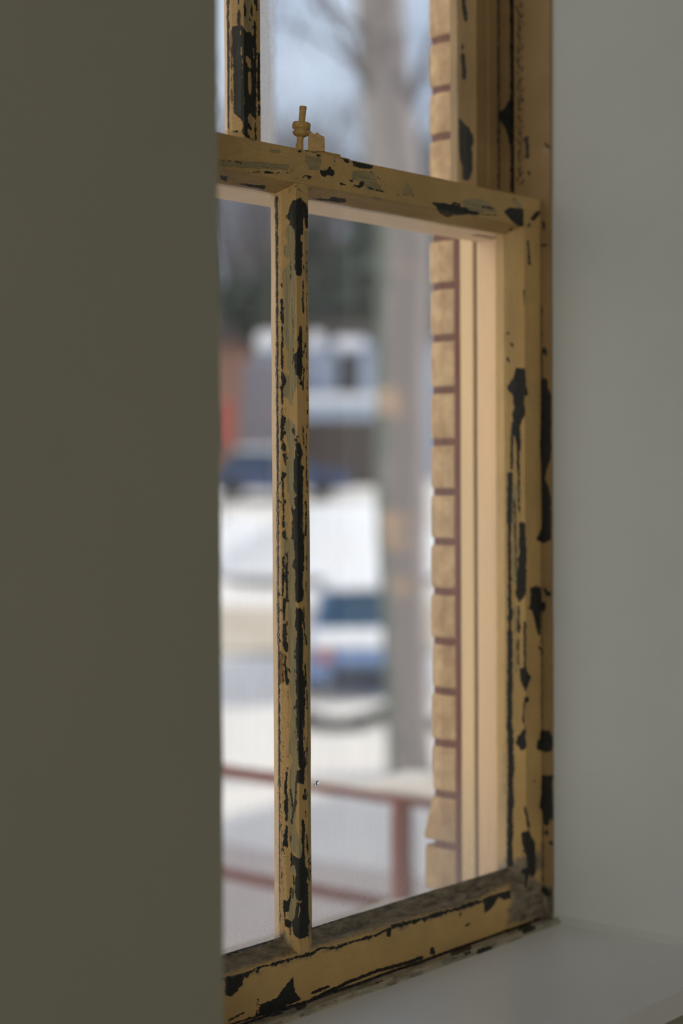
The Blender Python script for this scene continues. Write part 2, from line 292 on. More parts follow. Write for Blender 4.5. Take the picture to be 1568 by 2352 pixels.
# sage undercoat on the muntin
poly(SG, 600, 430, 6.72, (370,680),(420,560),(520,660),(522,900),(525,2370),(345,2370),(330,1280),(375,1240),(430,1160),(430,1110),(360,1080),(330,960),(350,890),(400,870),(410,830),(370,760))
poly(SG, 600, 780, 6.72, (345,-10),(560,-10),(505,190),(508,430),(560,590),(560,700),(500,860),(480,880),(480,1020),(435,1010),(420,900),(345,890),(345,740),(385,650),(345,500),(420,550),(430,500),(400,430),(415,190),(370,90))
poly(SG, 600, 780, 6.72, (400,1230),(450,1210),(470,1290),(520,1300),(540,1480),(520,1600),(505,1900),(505,2360),(395,2360),(385,1900),(430,1720),(380,1500),(345,1560),(400,1440),(345,1400),(350,1300))
poly(SG, 600, 1130, 6.72, (430,-10),(535,-10),(505,100),(520,220),(480,280),(450,200)); poly(SG, 600, 1130, 6.72, (350,440),(400,470),(400,680),(450,740),(510,760),(530,1700),(535,2360),(410,2360),(405,1700),(350,1300),(350,740),(380,560))
poly(SG, 600, 1480, 6.72, (415,-10),(535,-10),(540,760),(540,1260),(570,1500),(570,1900),(540,2100),(520,2360),(430,2360),(420,2000),(480,1850),(470,1720),(420,1680),(420,1540),(460,1400),(460,900),(430,620))
poly(SG, 600, 1830, 6.72, (412,-10),(560,-10),(520,400),(600,700),(620,930),(540,920),(460,800),(420,500)); poly(SG, 600, 1830, 6.72, (440,1100),(530,1060),(520,1400),(545,1600),(515,1850),(470,1900),(390,1880),(390,1790),(450,1580),(520,1240))
line(SG, 600, 430, 6.72, 25, (690,700),(700,1400)); line(SG, 600, 1130, 6.72, 25, (715,300),(725,2352)); line(SG, 600, 1480, 6.72, 22, (728,0),(735,2352)); line(SG, 600, 1830, 6.72, 18, (738,0),(750,2000))
# pale old putty, horizontal checking on the left moulding
line(PL, 600, 1130, 6.72, 26, (275,760),(280,1550)); line(PL, 600, 1130, 6.72, 10, (290,1650),(300,2300)); line(PL, 600, 1480, 6.72, 14, (285,650),(285,1350)); line(PL, 600, 780, 6.72, 18, (260,950),(268,1600),(270,2352)); line(PL, 600, 430, 6.72, 9, (250,1700),(262,1780)); line(PL, 600, 1830, 6.72, 12, (290,350),(300,500),(310,1100))
for yy in (500, 565, 700, 845, 890, 1013, 1040, 1108, 1153, 1203, 1247, 1284, 1306, 1325, 1365, 1402, 1425, 1472, 1500, 1575, 1627, 1681, 1715, 1750):
    x0 = 633+(yy-430)*.004; line(CHIP_SHADE, 0, 0, 1, .35, (x0, yy+random.uniform(-1, 2)), (x0+6, yy+random.uniform(-1, 1)), (x0+13, yy+random.uniform(-4, 2)))
poly(CK, 634, 0, 1, (0,1560),(30,1560),(26,2140),(0,2140)); poly(CK, 634, 0, 1, (0,440),(12,440),(14,1300),(0,1300))
line(CHIP_SHADE, 0, 0, 1, 1.6, (636,452),(637,900),(638,1300),(641,1700),(641,2120))
# --- upper muntin
a = (490, 0, 7.13)
poly(CHIP_SHADE, *a, (310,430),(395,430),(390,200),(430,170),(440,400),(500,470),(530,520),(600,530),(640,600),(665,560),(660,300),(690,380),(700,700),(700,1850),(690,1960),(600,1850),(560,1900),(560,1990),(640,2110),(600,2130),(560,2090),(560,2200),(620,2290),(480,2200),(460,2110),(490,2080),(470,1950),(380,1880),(335,1850),(330,1000),(310,900))
for r, p in ((34, ((545,950),(575,1000),(595,1090))), (26, ((585,1180),(595,1300),(590,1380))), (30, ((595,1380),(600,1520))), (14, ((460,760),(455,900))), (9, ((470,950),(482,1300))), (8, ((490,1540),(512,1730))), (10, ((445,500),(445,560))), (9, ((655,800),(660,950)))): line(CHIP_SHADE, *a, r, *p, neg=True)
line(CHIP_SHADE, *a, 22, (225,0),(240,1150)); line(CHIP_SHADE, *a, 14, (245,1150),(240,2100)); line(WD, *a, 18, (290,500),(295,1130)); line(WD, *a, 25, (300,1500),(300,1640)); line(CHIP_SHADE, *a, -2, (290,700),(300,1850))  # leading dark strokes paint the shadow gap beside the bar
line(CHIP_SHADE, *a, 18, (742,870),(742,1650)); line(CHIP_SHADE, *a, 18, (748,1750),(750,1880)); line(CHIP_SHADE, *a, 14, (700,0),(715,170)); line(CHIP_SHADE, *a, 14, (680,0),(675,60)); line(CHIP_SHADE, *a, 10, (415,0),(412,80)); line(CHIP_SHADE, *a, 16, (510,80),(522,280)); line(CHIP_SHADE, *a, 12, (630,100),(622,170),(635,240)); line(CHIP_SHADE, *a, 12, (600,300),(600,325)); line(CHIP_SHADE, *a, 10, (650,440),(670,460)); line(CHIP_SHADE, *a, 8, (690,2000),(690,2300)); line(CHIP_SHADE, *a, 12, (320,2140),(390,2150)); line(CHIP_SHADE, *a, 12, (215,0),(260,50))
line(SG, *a, 60, (560,0),(590,500)); line(SG, *a, 30, (600,1900),(600,2080)); line(CHIP_SHADE, *a, -3, (700,200),(710,1500))
poly(PL, 0, 0, 1, (600,452),(631.5,452),(633,1300),(635,1700),(636,2150),(600,2150)); poly(PL, 0, 0, 1, (500,0),(520.5,0),(522,300),(500,300))
# --- bead along the foot of the sash: gap, grime, flakes
line(CHIP_SHADE, 0, 0, 1, 2.0, (500,2362),(717,2296),(900,2232),(1060,2176),(1238,2110))
rb = random.Random(9)
for k in range(60):
    x = rb.uniform(520, 1262); y = 2107+.353*(1243-x); o_ = rb.uniform(6, 34); dx = rb.uniform(10, 38)
    line(rb.choice([DT, DT, SG, SG, DT, CHIP_SHADE]), 0, 0, 1, rb.uniform(1, 6), (x, y+o_), (x+dx, y+o_-.353*dx))
# --- right stile and the stop beside it
a = (900, 0, 3.136)
poly(CHIP_SHADE, *a, (290,1460),(470,1475),(550,1508),(650,1540),(760,1550),(550,1545),(440,1550),(400,1565),(350,1540)); poly(CHIP_SHADE, *a, (805,1520),(860,1495),(945,1510),(945,1630),(900,1625),(850,1580))
line(CHIP_SHADE, *a, 15, (1015,1575),(1050,1535)); line(CHIP_SHADE, *a, 6, (978,1740),(990,1900)); line(CHIP_SHADE, *a, 4, (950,2090),(950,2195)); line(CHIP_SHADE, *a, 5, (440,1462),(490,1468)); line(CHIP_SHADE, *a, 5, (655,1490),(725,1500)); line(CHIP_SHADE, *a, 5, (850,1660),(870,1635)); line(CHIP_SHADE, *a, 6, (990,1610),(985,1630)); line(CHIP_SHADE, *a, 3, (880,1437),(880,1440))
poly(SG, *a, (500,1450),(560,1425),(680,1445),(760,1530),(650,1535),(510,1490)); line(SG, *a, 16, (880,1450),(930,1500))
line(CHIP_SHADE, *a, 14, (515,0),(530,140)); line(CHIP_SHADE, *a, 8, (508,320),(508,355)); line(CHIP_SHADE, *a, 14, (510,400),(515,470),(520,560)); line(CHIP_SHADE, *a, 2, (470,0),(472,700))
poly(CHIP_SHADE, *a, (485,850),(520,895),(545,910),(590,990),(575,1060),(580,1230),(550,1300),(510,1290),(510,1200),(490,1150),(485,1000))
poly(CHIP_SHADE, *a, (862,700),(866,1370),(858,1040),(845,1040),(820,920),(800,910),(790,870),(760,865),(760,810),(810,790),(835,730)); line(CHIP_SHADE, *a, 13, (860,-40),(864,1380)); line(CHIP_SHADE, *a, 5, (765,-40),(768,1360))  # closing long strokes paint in the shade of the track gap
for i in range(64):
    yy = i*21; line(CHIP_SHADE, *a, 2.2, (905+random.uniform(-8, 10), yy), (925+random.uniform(-6, 8), yy+14)); 
    if i % 2: line(CHIP_SHADE, *a, 2.2, (938+random.uniform(-4, 4), yy), (945, yy+10+random.uniform(0, 9)))
line(CHIP_SHADE, *a, 12, (970,990),(975,1130)); line(CHIP_SHADE, *a, 7, (985,1240),(990,1260)); line(CHIP_SHADE, *a, 8, (1095,1025),(1120,1050),(1135,1065)); line(CHIP_SHADE, *a, 8, (1090,1590),(1095,1650)); line(CHIP_SHADE, *a, 7, (1080,1768),(1125,1757)); line(SG, *a, 20, (1090,1080),(1110,1100))
a = (900, 700, 3.136)
poly(CHIP_SHADE, *a, (890,455),(955,460),(965,600),(985,645),(950,660),(960,780),(920,870),(930,1030),(910,1080),(885,950),(855,920),(870,830),(860,790),(880,740),(870,650),(825,600),(850,560),(880,520))
line(CHIP_SHADE, *a, 9, (865,920),(862,1180)); line(CHIP_SHADE, *a, 18, (850,1220),(845,1560)); line(CHIP_SHADE, *a, 11, (845,1560),(848,2195)); line(CHIP_SHADE, *a, 8, (905,1060),(912,1240)); line(CHIP_SHADE, *a, 5, (912,1250),(915,1500)); line(CHIP_SHADE, *a, 4, (880,1400),(900,1990)); line(SG, *a, 16, (885,1300),(885,2000))
poly(CHIP_SHADE, *a, (915,1565),(955,1570),(965,1720),(965,2070),(920,2140),(890,2100),(905,1900),(915,1800)); poly(CHIP_SHADE, *a, (995,2050),(1040,2020),(1075,2100),(1075,2195),(990,2195),(1000,2100))
line(CHIP_SHADE, *a, 8, (830,200),(840,210)); line(CHIP_SHADE, *a, 7, (862,280),(866,300)); line(CHIP_SHADE, *a, 9, (828,385),(845,410))
poly(CHIP_SHADE, *a, (1072,530),(1115,530),(1120,600),(1145,640),(1145,1100),(1115,1180),(1100,1250),(1145,1370),(1145,1690),(1090,1720),(1040,1690),(1080,1600),(1075,1200),(1065,1000),(1072,800)); line(CHIP_SHADE, *a, 14, (1095,320),(1105,350)); line(CHIP_SHADE, *a, 2, (1075,0),(1078,530)); line(CHIP_SHADE, *a, -2, (965,1710),(1060,1700))
a = (1130, 1350, 5.88)
line(CHIP_SHADE, *a, 20, (235,0),(235,260)); line(CHIP_SHADE, *a, 32, (245,300),(240,420)); line(CHIP_SHADE, *a, 20, (238,430),(235,560)); line(CHIP_SHADE, *a, 33, (240,600),(240,980)); line(CHIP_SHADE, *a, 33, (240,1000),(235,1900)); line(CHIP_SHADE, *a, 38, (245,1900),(250,2352))
poly(CHIP_SHADE, *a, (330,-10),(450,-10),(440,110),(370,190),(350,150)); line(CHIP_SHADE, *a, 13, (355,250),(355,600)); line(CHIP_SHADE, *a, 8, (350,660),(352,1050)); line(CHIP_SHADE, *a, 13, (440,470),(440,850),(440,1080)); line(CHIP_SHADE, *a, 14, (365,540),(440,550)); line(CHIP_SHADE, *a, 8, (440,270),(510,270))
poly(CHIP_SHADE, *a, (365,1080),(450,1080),(490,1170),(530,1180),(450,1400),(385,1260)); poly(CHIP_SHADE, *a, (430,1480),(495,1470),(490,1550),(440,1560),(430,1850),(412,1800)); poly(CHIP_SHADE, *a, (450,1880),(455,2180),(390,2200),(320,2100),(340,2020)); line(CHIP_SHADE, *a, 8, (280,2110),(320,2110))
poly(CHIP_SHADE, *a, (530,-10),(660,-10),(650,640),(620,640),(510,180)); poly(CHIP_SHADE, *a, (670,-10),(720,0),(740,60),(810,50),(800,100),(740,120),(700,60)); poly(CHIP_SHADE, *a, (650,190),(710,200),(740,250),(670,360)); line(CHIP_SHADE, *a, 10, (630,800),(690,885)); poly(CHIP_SHADE, *a, (655,1930),(780,1930),(785,1980),(820,2000),(815,2190),(720,2230),(640,2190),(600,2180),(610,2060),(650,2050))
line(SG, *a, 22, (310,250),(310,650)); line(SG, *a, 16, (320,700),(320,1150)); line(CHIP_SHADE, *a, 3, (665,300),(668,1900))
a = (1130, 1700, 5.6)
line(CHIP_SHADE, *a, 40, (240,220),(245,420)); line(CHIP_SHADE, *a, 34, (235,430),(235,800)); line(CHIP_SHADE, *a, 38, (240,700),(240,850)); line(CHIP_SHADE, *a, 34, (232,850),(225,1600)); line(CHIP_SHADE, *a, 12, (420,870),(440,960),(475,1130)); line(CHIP_SHADE, *a, 9, (380,1440),(410,1420)); line(CHIP_SHADE, *a, 7, (550,520),(540,545))
poly(CHIP_SHADE, *a, (370,1210),(400,1180),(470,1170),(550,1330),(560,1700),(520,1780),(480,1720),(450,1800),(430,1920),(420,1750),(360,1670),(460,1640),(440,1480),(400,1380))
poly(CHIP_SHADE, *a, (640,450),(780,460),(765,600),(790,1030),(740,1000),(720,1090),(660,1090),(640,900),(605,870),(630,700)); line(CHIP_SHADE, *a, 20, (700,1170),(700,1205)); line(CHIP_SHADE, *a, 20, (745,1310),(760,1325)); line(CHIP_SHADE, *a, 36, (665,1920),(710,1980)); line(CHIP_SHADE, *a, 3, (650,1100),(650,1850)); line(WD, *a, 20, (155,1510),(160,1570)); line(CHIP_SHADE, *a, 4, (795,300),(797,2200)); line(CHIP_SHADE, *a, 2, (130,0),(130,1500)); line(CHIP_SHADE, 1130, 0, 1, .3, (24,560),(25,1700))
poly(DT, *a, (340,1660),(430,1700),(640,1850),(790,1900),(800,2300),(250,2352),(200,2200),(330,2000),(300,1780)); line(DT, *a, 10, (640,1350),(640,1800))
# --- top rail
a = (480, 0, 3.015)
poly(CHIP_SHADE, *a, (990,1115),(1135,1150),(1130,1165),(1060,1168),(1000,1145)); poly(CHIP_SHADE, *a, (880,1082),(970,1100),(965,1130),(950,1128),(930,1100)); poly(CHIP_SHADE, *a, (765,1175),(810,1185),(835,1155),(870,1195),(860,1220),(820,1210),(800,1225),(775,1215)); poly(CHIP_SHADE, *a, (675,1215),(700,1213),(712,1227),(690,1247))
poly(CHIP_SHADE, *a, (975,1245),(1003,1252),(985,1268)); poly(CHIP_SHADE, *a, (985,1285),(1040,1280),(1045,1262),(1072,1258),(1070,1285),(1040,1305),(1010,1290)); line(CHIP_SHADE, *a, 5, (905,1270),(940,1280)); line(CHIP_SHADE, *a, 3, (1095,1300),(1210,1330)); poly(CHIP_SHADE, *a, (75,1217),(125,1222),(125,1250),(85,1247)); poly(CHIP_SHADE, *a, (375,1185),(430,1190),(415,1202),(385,1200))
line(CHIP_SHADE, *a, 0, (240,1200),(330,1190),(520,1200),(600,1180)); line(CHIP_SHADE, *a, 3, (140,1112),(150,1112)); line(CHIP_SHADE, *a, 4, (185,1120),(230,1130)); poly(CHIP_SHADE, *a, (210,1270),(320,1280),(390,1285),(388,1308),(330,1300),(240,1285)); poly(CHIP_SHADE, *a, (715,1372),(830,1380),(850,1365),(945,1378),(945,1402),(860,1395),(720,1382))
line(CHIP_SHADE, *a, 4, (618,1048),(640,1045)); line(CHIP_SHADE, *a, 5, (750,1078),(765,1075)); line(CHIP_SHADE, *a, 2, (670,1040),(745,1058)); line(CHIP_SHADE, *a, 4, (460,0),(460,1)); line(CHIP_SHADE, *a, 4, (1120,1190),(1128,1195)); line(CHIP_SHADE, *a, 3, (1118,1270),(1120,1280)); line(CHIP_SHADE, *a, 4, (280,960),(320,970)); line(CHIP_SHADE, *a, 1, (870,1190),(870,1090))
line(CHIP_SHADE, *a, 1, (600,1230),(640,1240),(660,1220)); line(CHIP_SHADE, *a, 1, (700,1310),(725,1290)); line(CHIP_SHADE, *a, 0, (590,1275),(620,1320),(640,1310)); line(CHIP_SHADE, *a, 0, (1150,1200),(1190,1260),(1180,1330)); line(CHIP_SHADE, *a, 0, (1290,1345),(1415,1355))
poly(SG, *a, (410,1025),(500,1040),(495,1070),(420,1050)); poly(SG, *a, (60,1105),(300,1120),(560,1140),(540,1180),(60,1150)); poly(SG, *a, (670,1070),(780,1095),(770,1170),(700,1180),(660,1120)); poly(SG, *a, (990,1180),(1140,1190),(1190,1320),(1100,1320),(1050,1250),(985,1250)); poly(SG, *a, (1340,1345),(1360,1270),(1410,1300),(1415,1350)); line(SG, *a, 10, (1140,1370),(1190,1380))
poly(CK, *a, (60,930),(700,1050),(900,1100),(1000,1300),(700,1370),(300,1260),(60,1260)); poly(CK, *a, (1000,1200),(1568,1330),(2000,1450),(2200,1560),(1568,1380),(1000,1300))
poly(PL, *a, (230,1285),(360,1310),(350,1330),(240,1305)); poly(PL, *a, (740,1385),(975,1425),(970,1440),(860,1425),(740,1400))
# --- bottom rail
a = (480, 1700, 2.703)
poly(DT, *a, (60,1300),(400,1210),(635,1140),(1090,990),(1568,850),(2050,690),(2080,790),(1568,1035),(1380,1075),(1120,1150),(860,1225),(640,1290),(400,1360),(110,1450),(60,1460))
for p in (((60,1490),(220,1450),(300,1415)), ((300,1415),(480,1365),(620,1328)), ((620,1328),(700,1290),(790,1292),(860,1258),(1000,1225)), ((1000,1225),(1120,1170),(1270,1130),(1380,1088)), ((1380,1088),(1568,1045),(1800,960))): line(CHIP_SHADE, *a, 5, *p)
poly(CHIP_SHADE, *a, (100,1475),(215,1460),(205,1520),(140,1590),(100,1580)); poly(CHIP_SHADE, *a, (520,1470),(532,1560),(568,1610),(300,1722),(320,1640),(430,1600),(440,1570)); line(CHIP_SHADE, *a, 4, (303,1610),(296,1720)); line(CHIP_SHADE, *a, 7, (640,1570),(700,1545),(740,1530)); line(CHIP_SHADE, *a, 9, (640,1610),(870,1500),(1050,1430),(1240,1380),(1320,1350)); line(CHIP_SHADE, *a, 13, (1385,1300),(1390,1320)); line(CHIP_SHADE, *a, 4, (120,1740),(220,1690)); poly(CHIP_SHADE, *a, (1025,1210),(1045,1200),(1035,1235)); poly(CHIP_SHADE, *a, (1100,1190),(1130,1165),(1125,1215),(1105,1215)); poly(CHIP_SHADE, *a, (1370,1080),(1430,1065),(1400,1105),(1380,1105))
poly(CHIP_SHADE, *a, (600,1320),(630,1315),(628,1345),(590,1345))
line(CHIP_SHADE, *a, -9, (130,1380),(450,1290)); line(CHIP_SHADE, *a, -8, (680,1215),(880,1160),(1100,1090)); line(CHIP_SHADE, *a, 4, (640,1168),(800,1115),(1090,1015)); line(CHIP_SHADE, *a, 6, (110,1330),(400,1238))
line(DT, *a, 34, (500,1180),(560,1300),(600,1290), neg=True); line(DT, *a, 30, (590,1180),(600,1300), neg=True)
rt = random.Random(4)
for (xa, ya), (xb, yb) in (((120,1500),(480,1365)), ((480,1365),(860,1262)), ((860,1262),(1380,1090)), ((1380,1090),(1800,960))):
    for _ in range(9):
        t = rt.random(); x = xa+(xb-xa)*t; y = ya+(yb-ya)*t; w = rt.uniform(8, 26); h = rt.uniform(10, 34); poly(CHIP_SHADE, *a, (x-w, y+w*.3-6), (x+w, y-w*.3-6), (x+rt.uniform(-8, 8), y+h*.7))
    for _ in range(6):
        t = rt.random(); x = xa+(xb-xa)*t; y = ya+(yb-ya)*t; line(DT, *a, rt.uniform(4, 12), (x, y+4), (x+rt.uniform(-20, 20), y+rt.uniform(6, 16)))
a = (900, 1700, 2.347)
poly(CHIP_SHADE, *a, (495,855),(560,830),(640,810),(640,850),(600,860),(575,845),(540,900),(500,932)); line(CHIP_SHADE, *a, 6, (0,1000),(120,975),(240,940),(380,900)); line(CHIP_SHADE, *a, 11, (235,945),(250,940)); line(CHIP_SHADE, *a, 11, (218,1130),(216,1145)); line(CHIP_SHADE, *a, 6, (0,1225),(90,1200),(160,1170)); line(CHIP_SHADE, *a, 3, (370,930),(365,960)); line(CHIP_SHADE, *a, 5, (400,1000),(415,990)); poly(DT, *a, (590,680),(720,740),(800,780),(800,950),(620,1000),(650,850)); line(CHIP_SHADE, *a, 0, (250,800),(290,870)); line(CHIP_SHADE, *a, 0, (165,890),(185,930)); line(CHIP_SHADE, *a, 0, (110,850),(200,820),(500,710),(620,690))

def shaped(name, prof, axis, t0, t1, step, mat, parent=None, wob=.00025, wear=True, caps=True):
    """prof: list of (a,b,spacing) closed outline; axis 'z' -> (x,y) outline, 'x' -> (y,z) outline"""
    R = []
    n = len(prof)
    for i in range(n):
        a0, b0, sp = prof[i]; a1, b1, _ = prof[(i+1) % n]; k = max(1, int(math.hypot(a1-a0, b1-b0)/sp))
        for j in range(k): R.append((a0+(a1-a0)*j/k, b0+(b1-b0)*j/k))
    m = len(R); nt_ = max(2, int(abs(t1-t0)/step)+1); ts = np.linspace(t0, t1, nt_)
    R = np.array(R); V = np.zeros((nt_, m, 3))
    for i, t in enumerate(ts):
        if axis == 'z': V[i, :, 0] = R[:, 0]; V[i, :, 1] = R[:, 1]; V[i, :, 2] = t
        else: V[i, :, 0] = t; V[i, :, 1] = R[:, 0]; V[i, :, 2] = R[:, 1]
    V = V.reshape(-1, 3)
    if wob:
        sc = (55, 55, 18) if axis == 'z' else (18, 55, 55)
        for i in range(len(V)):
            p = Vector((V[i, 0]*sc[0], V[i, 1]*sc[1], V[i, 2]*sc[2])); w = mn.noise_vector(p)
            V[i] += np.array(w)*wob
    Fc = []
    for i in range(nt_-1):
        for k in range(m):
            k2 = (k+1) % m; Fc.append((i*m+k, i*m+k2, (i+1)*m+k2, (i+1)*m+k))
    if caps: Fc.append(tuple(range(m-1, -1, -1))); Fc.append(tuple((nt_-1)*m+k for k in range(m)))
    o = mesh(name, V, Fc, mat, parent, smooth=False)
    bm = bmesh.new(); bm.from_mesh(o.data); bmesh.ops.recalc_face_normals(bm, faces=bm.faces); bm.to_mesh(o.data); bm.free()
    o.data.polygons.foreach_set('use_smooth', [True]*len(o.data.polygons))
    if hasattr(o.data, 'set_sharp_from_angle'): o.data.set_sharp_from_angle(angle=math.radians(32))
    if wear:
        px, py = proj(V)
        for nm, L in (('chip', CHIP_SHADE), ('sage', SG), ('dirt', DT), ('pale', PL), ('wood', WD), ('crack', CK), ('tan', TAN_LIT)):
            at = o.data.attributes.new(nm, 'FLOAT', 'POINT'); at.data.foreach_set('value', field(L, px, py).astype(np.float32))
    return o

# ------------------------------------------------------------------ more materials
WHITE = simple('white_wall_paint', (.505, .535, .53), .55, .03, 9, .05, .001)
OLIVE = simple('olive_wall_paint', (.28, .28, .225), .6, .03, 6, .04, .001)
FLOORM = simple('floor_boards', (.14, .085, .045), .5, .15, 6, stretch=(1, .1, 1))
CEILM = simple('ceiling_paint', (.6, .59, .55), .7, .02, 5)
def cream_mat(name, c):
    m = NT(name); n = m.noise(m.map((1, 1, .1)), 60, 4); n2 = m.noise(m.map((1, 1, .6)), 500, 2, .7)
    col = m.mix(n, tuple(x*.86 for x in c), c); col = m.mix(m.math('MULTIPLY', m.rng(n2, .68, .74), .5), col, (.2, .12, .06))
    m.bsdf(col, .55, .3, m.bump(n, .2, .001)); return m.m
CREAM = cream_mat('cream_outer_paint', (.88, .66, .42)); CREAM2 = cream_mat('cream_jamb_paint', (.88, .63, .42))
CAULK = simple('red_brown_caulk', (.17, .052, .038), .7, .15, 200)
BLACKGAP = simple('dark_groove', (.012, .011, .008), .9, .1, 50)
def brick_mat():
    m = NT('buff_brick'); v = m.tc; n = m.noise(v, 45, 5, .7); n2 = m.noise(m.map((1, 1, 1), (4, 4, 4)), 14, 3)
    col = m.mix(m.rng(n, .3, .7), (.38, .24, .14), (.66, .49, .31)); col = m.mix(m.math('MULTIPLY', m.rng(n2, .55, .75), .5), col, (.30, .17, .10))
    m.bsdf(col, .85, .15, m.bump(n, .6, .002)); return m.m
BRICK = brick_mat(); MORTAR = simple('red_mortar', (.17, .075, .062), .9, .25, 90, .5)
def wall_brick():
    m = NT('brick_walling'); t = m.n('ShaderNodeTexBrick'); cx = m.n('ShaderNodeCombineXYZ'); s = m.sep()
    m.l(m.math('ADD', s[0], s[1]), cx.inputs[0]); m.l(s[2], cx.inputs[1]); m.l(cx.outputs[0], t.inputs['Vector']); t.inputs['Scale'].default_value = 1
    t.inputs['Color1'].default_value = (.5, .34, .19, 1); t.inputs['Color2'].default_value = (.4, .25, .13, 1); t.inputs['Mortar'].default_value = (.2, .085, .065, 1)
    t.inputs['Brick Width'].default_value = .2; t.inputs['Row Height'].default_value = .0563; t.inputs['Mortar Size'].default_value = .005
    m.bsdf(t.outputs['Color'], .85, .1); return m.m
WBRICK = wall_brick()
def snow_mat(name, tint=(.83, .83, .85), dirt=.0, dcol=(.45, .40, .34), ds=.25):
    m = NT(name); n = m.noise(m.tc, ds, 4); n2 = m.noise(m.tc, 3, 5)
    c = m.mix(m.math('MULTIPLY', m.rng(n, .45, .7), dirt), tint, dcol)
    m.bsdf(c, .7, .1, m.bump(n2, .5, .08)); return m.m
SNOW = snow_mat('snow', dirt=.25); SLUSH = snow_mat('street_slush', (.60, .55, .48), .7, (.42, .37, .31), .5)
SNOWC = snow_mat('snow_cap', (.80, .84, .93))
RAILP = simple('red_brown_rail_paint', (.19, .045, .035), .5, .15, 40)
BARK = simple('grey_bark', (.20, .165, .15), .9, .3, 6, .8, .03, stretch=(1, 1, .2))
TWIG = simple('bare_twig_bark', (.13, .125, .145), .9, .2, 3)
NEEDLE = simple('dark_evergreen_needles', (.045, .062, .06), .9, .4, 1.2)
SIDING = simple('pale_blue_siding', (.36, .43, .57), .7, .08, 1, stretch=(.2, .2, 8))
BROWNW = simple('brown_house_wall', (.30, .17, .13), .8, .15, 1); DARK_SHADE_POST = simple('dark_porch_wall', (.07, .055, .055), .8, .2, 1)
WINDK = simple('dark_window', (.03, .035, .05), .2, .1, 2, spec=.5); ROOFM = simple('dark_roof', (.08, .07, .07), .9, .1, 2)
CARP = simple('pale_blue_car_paint', (.17, .29, .58), .3, .05, 2, spec=.5); CARG = simple('dark_blue_car_glass', (.012, .055, .12), .15, .1, 2, spec=.6)
TYRE = simple('tyre_rubber', (.02, .02, .022), .9, .1, 5); LAMPR = simple('orange_lamp_lens', (.5, .16, .08), .3, .1, 5)
REDS = simple('red_sign_face', (.36, .08, .065), .6, .05, 2); HEDGE = simple('brown_hedge_leaves', (.24, .13, .07), .9, .4, 2); BLUEC = simple('dark_blue_car_paint', (.03, .06, .16), .3, .05, 2, spec=.5)

# glass: solid panes, slightly wavy, with a film of dust
def glass_mat(name, base, edge_x=None, low_z=None, tint=(.96, .98, .97)):
    m = NT(name); g = m.n('ShaderNodeBsdfGlass'); g.inputs['IOR'].default_value = 1.5; g.inputs['Roughness'].default_value = 0; g.inputs['Color'].default_value = tint+(1,)
    s = m.sep()
    fine = m.noise(m.map((1, 1, .7)), 900, 3, .7); cloud = m.noise(m.map((1, 1, .35)), 11, 4, .6); spk = m.noise(m.map((1, 1, 1), (3, 3, 3)), 420, 2, .6); strk = m.noise(m.map((1, 1, .04)), 300, 3, .6)
    d = m.math('MULTIPLY', m.rng(cloud, .25, .8), base)
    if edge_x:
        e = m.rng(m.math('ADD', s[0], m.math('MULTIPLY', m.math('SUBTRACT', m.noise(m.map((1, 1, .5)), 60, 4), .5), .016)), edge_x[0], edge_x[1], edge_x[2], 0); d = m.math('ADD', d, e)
    if low_z:
        e = m.rng(m.math('ADD', s[2], m.math('MULTIPLY', m.math('SUBTRACT', cloud, .5), .08)), low_z[0], low_z[1], low_z[2], 0); d = m.math('ADD', d, e)
    d = m.math('MULTIPLY', d, m.rng(fine, .3, .7, .65, 1.35)); d = m.math('MULTIPLY', d, m.rng(strk, .3, .7, .88, 1.12))
    d = m.math('ADD', d, m.math('MULTIPLY', m.rng(spk, .735, .76), .25), clamp=True)
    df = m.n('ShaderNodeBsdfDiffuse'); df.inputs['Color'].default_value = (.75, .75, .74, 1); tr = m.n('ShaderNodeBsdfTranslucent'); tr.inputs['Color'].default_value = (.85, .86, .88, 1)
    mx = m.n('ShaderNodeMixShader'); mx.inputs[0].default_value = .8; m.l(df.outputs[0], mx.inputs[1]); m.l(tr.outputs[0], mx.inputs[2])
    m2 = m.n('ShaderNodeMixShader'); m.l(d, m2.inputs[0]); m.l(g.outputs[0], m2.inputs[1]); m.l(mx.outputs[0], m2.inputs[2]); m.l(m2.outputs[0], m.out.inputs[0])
    return m
def clean_glass():
    m = NT('clean_glass_face'); g = m.n('ShaderNodeBsdfGlass'); g.inputs['IOR'].default_value = 1.5; g.inputs['Roughness'].default_value = 0; g.inputs['Color'].default_value = (.97, .99, .98, 1); m.l(g.outputs[0], m.out.inputs[0]); return m.m
GCLEAN = clean_glass()
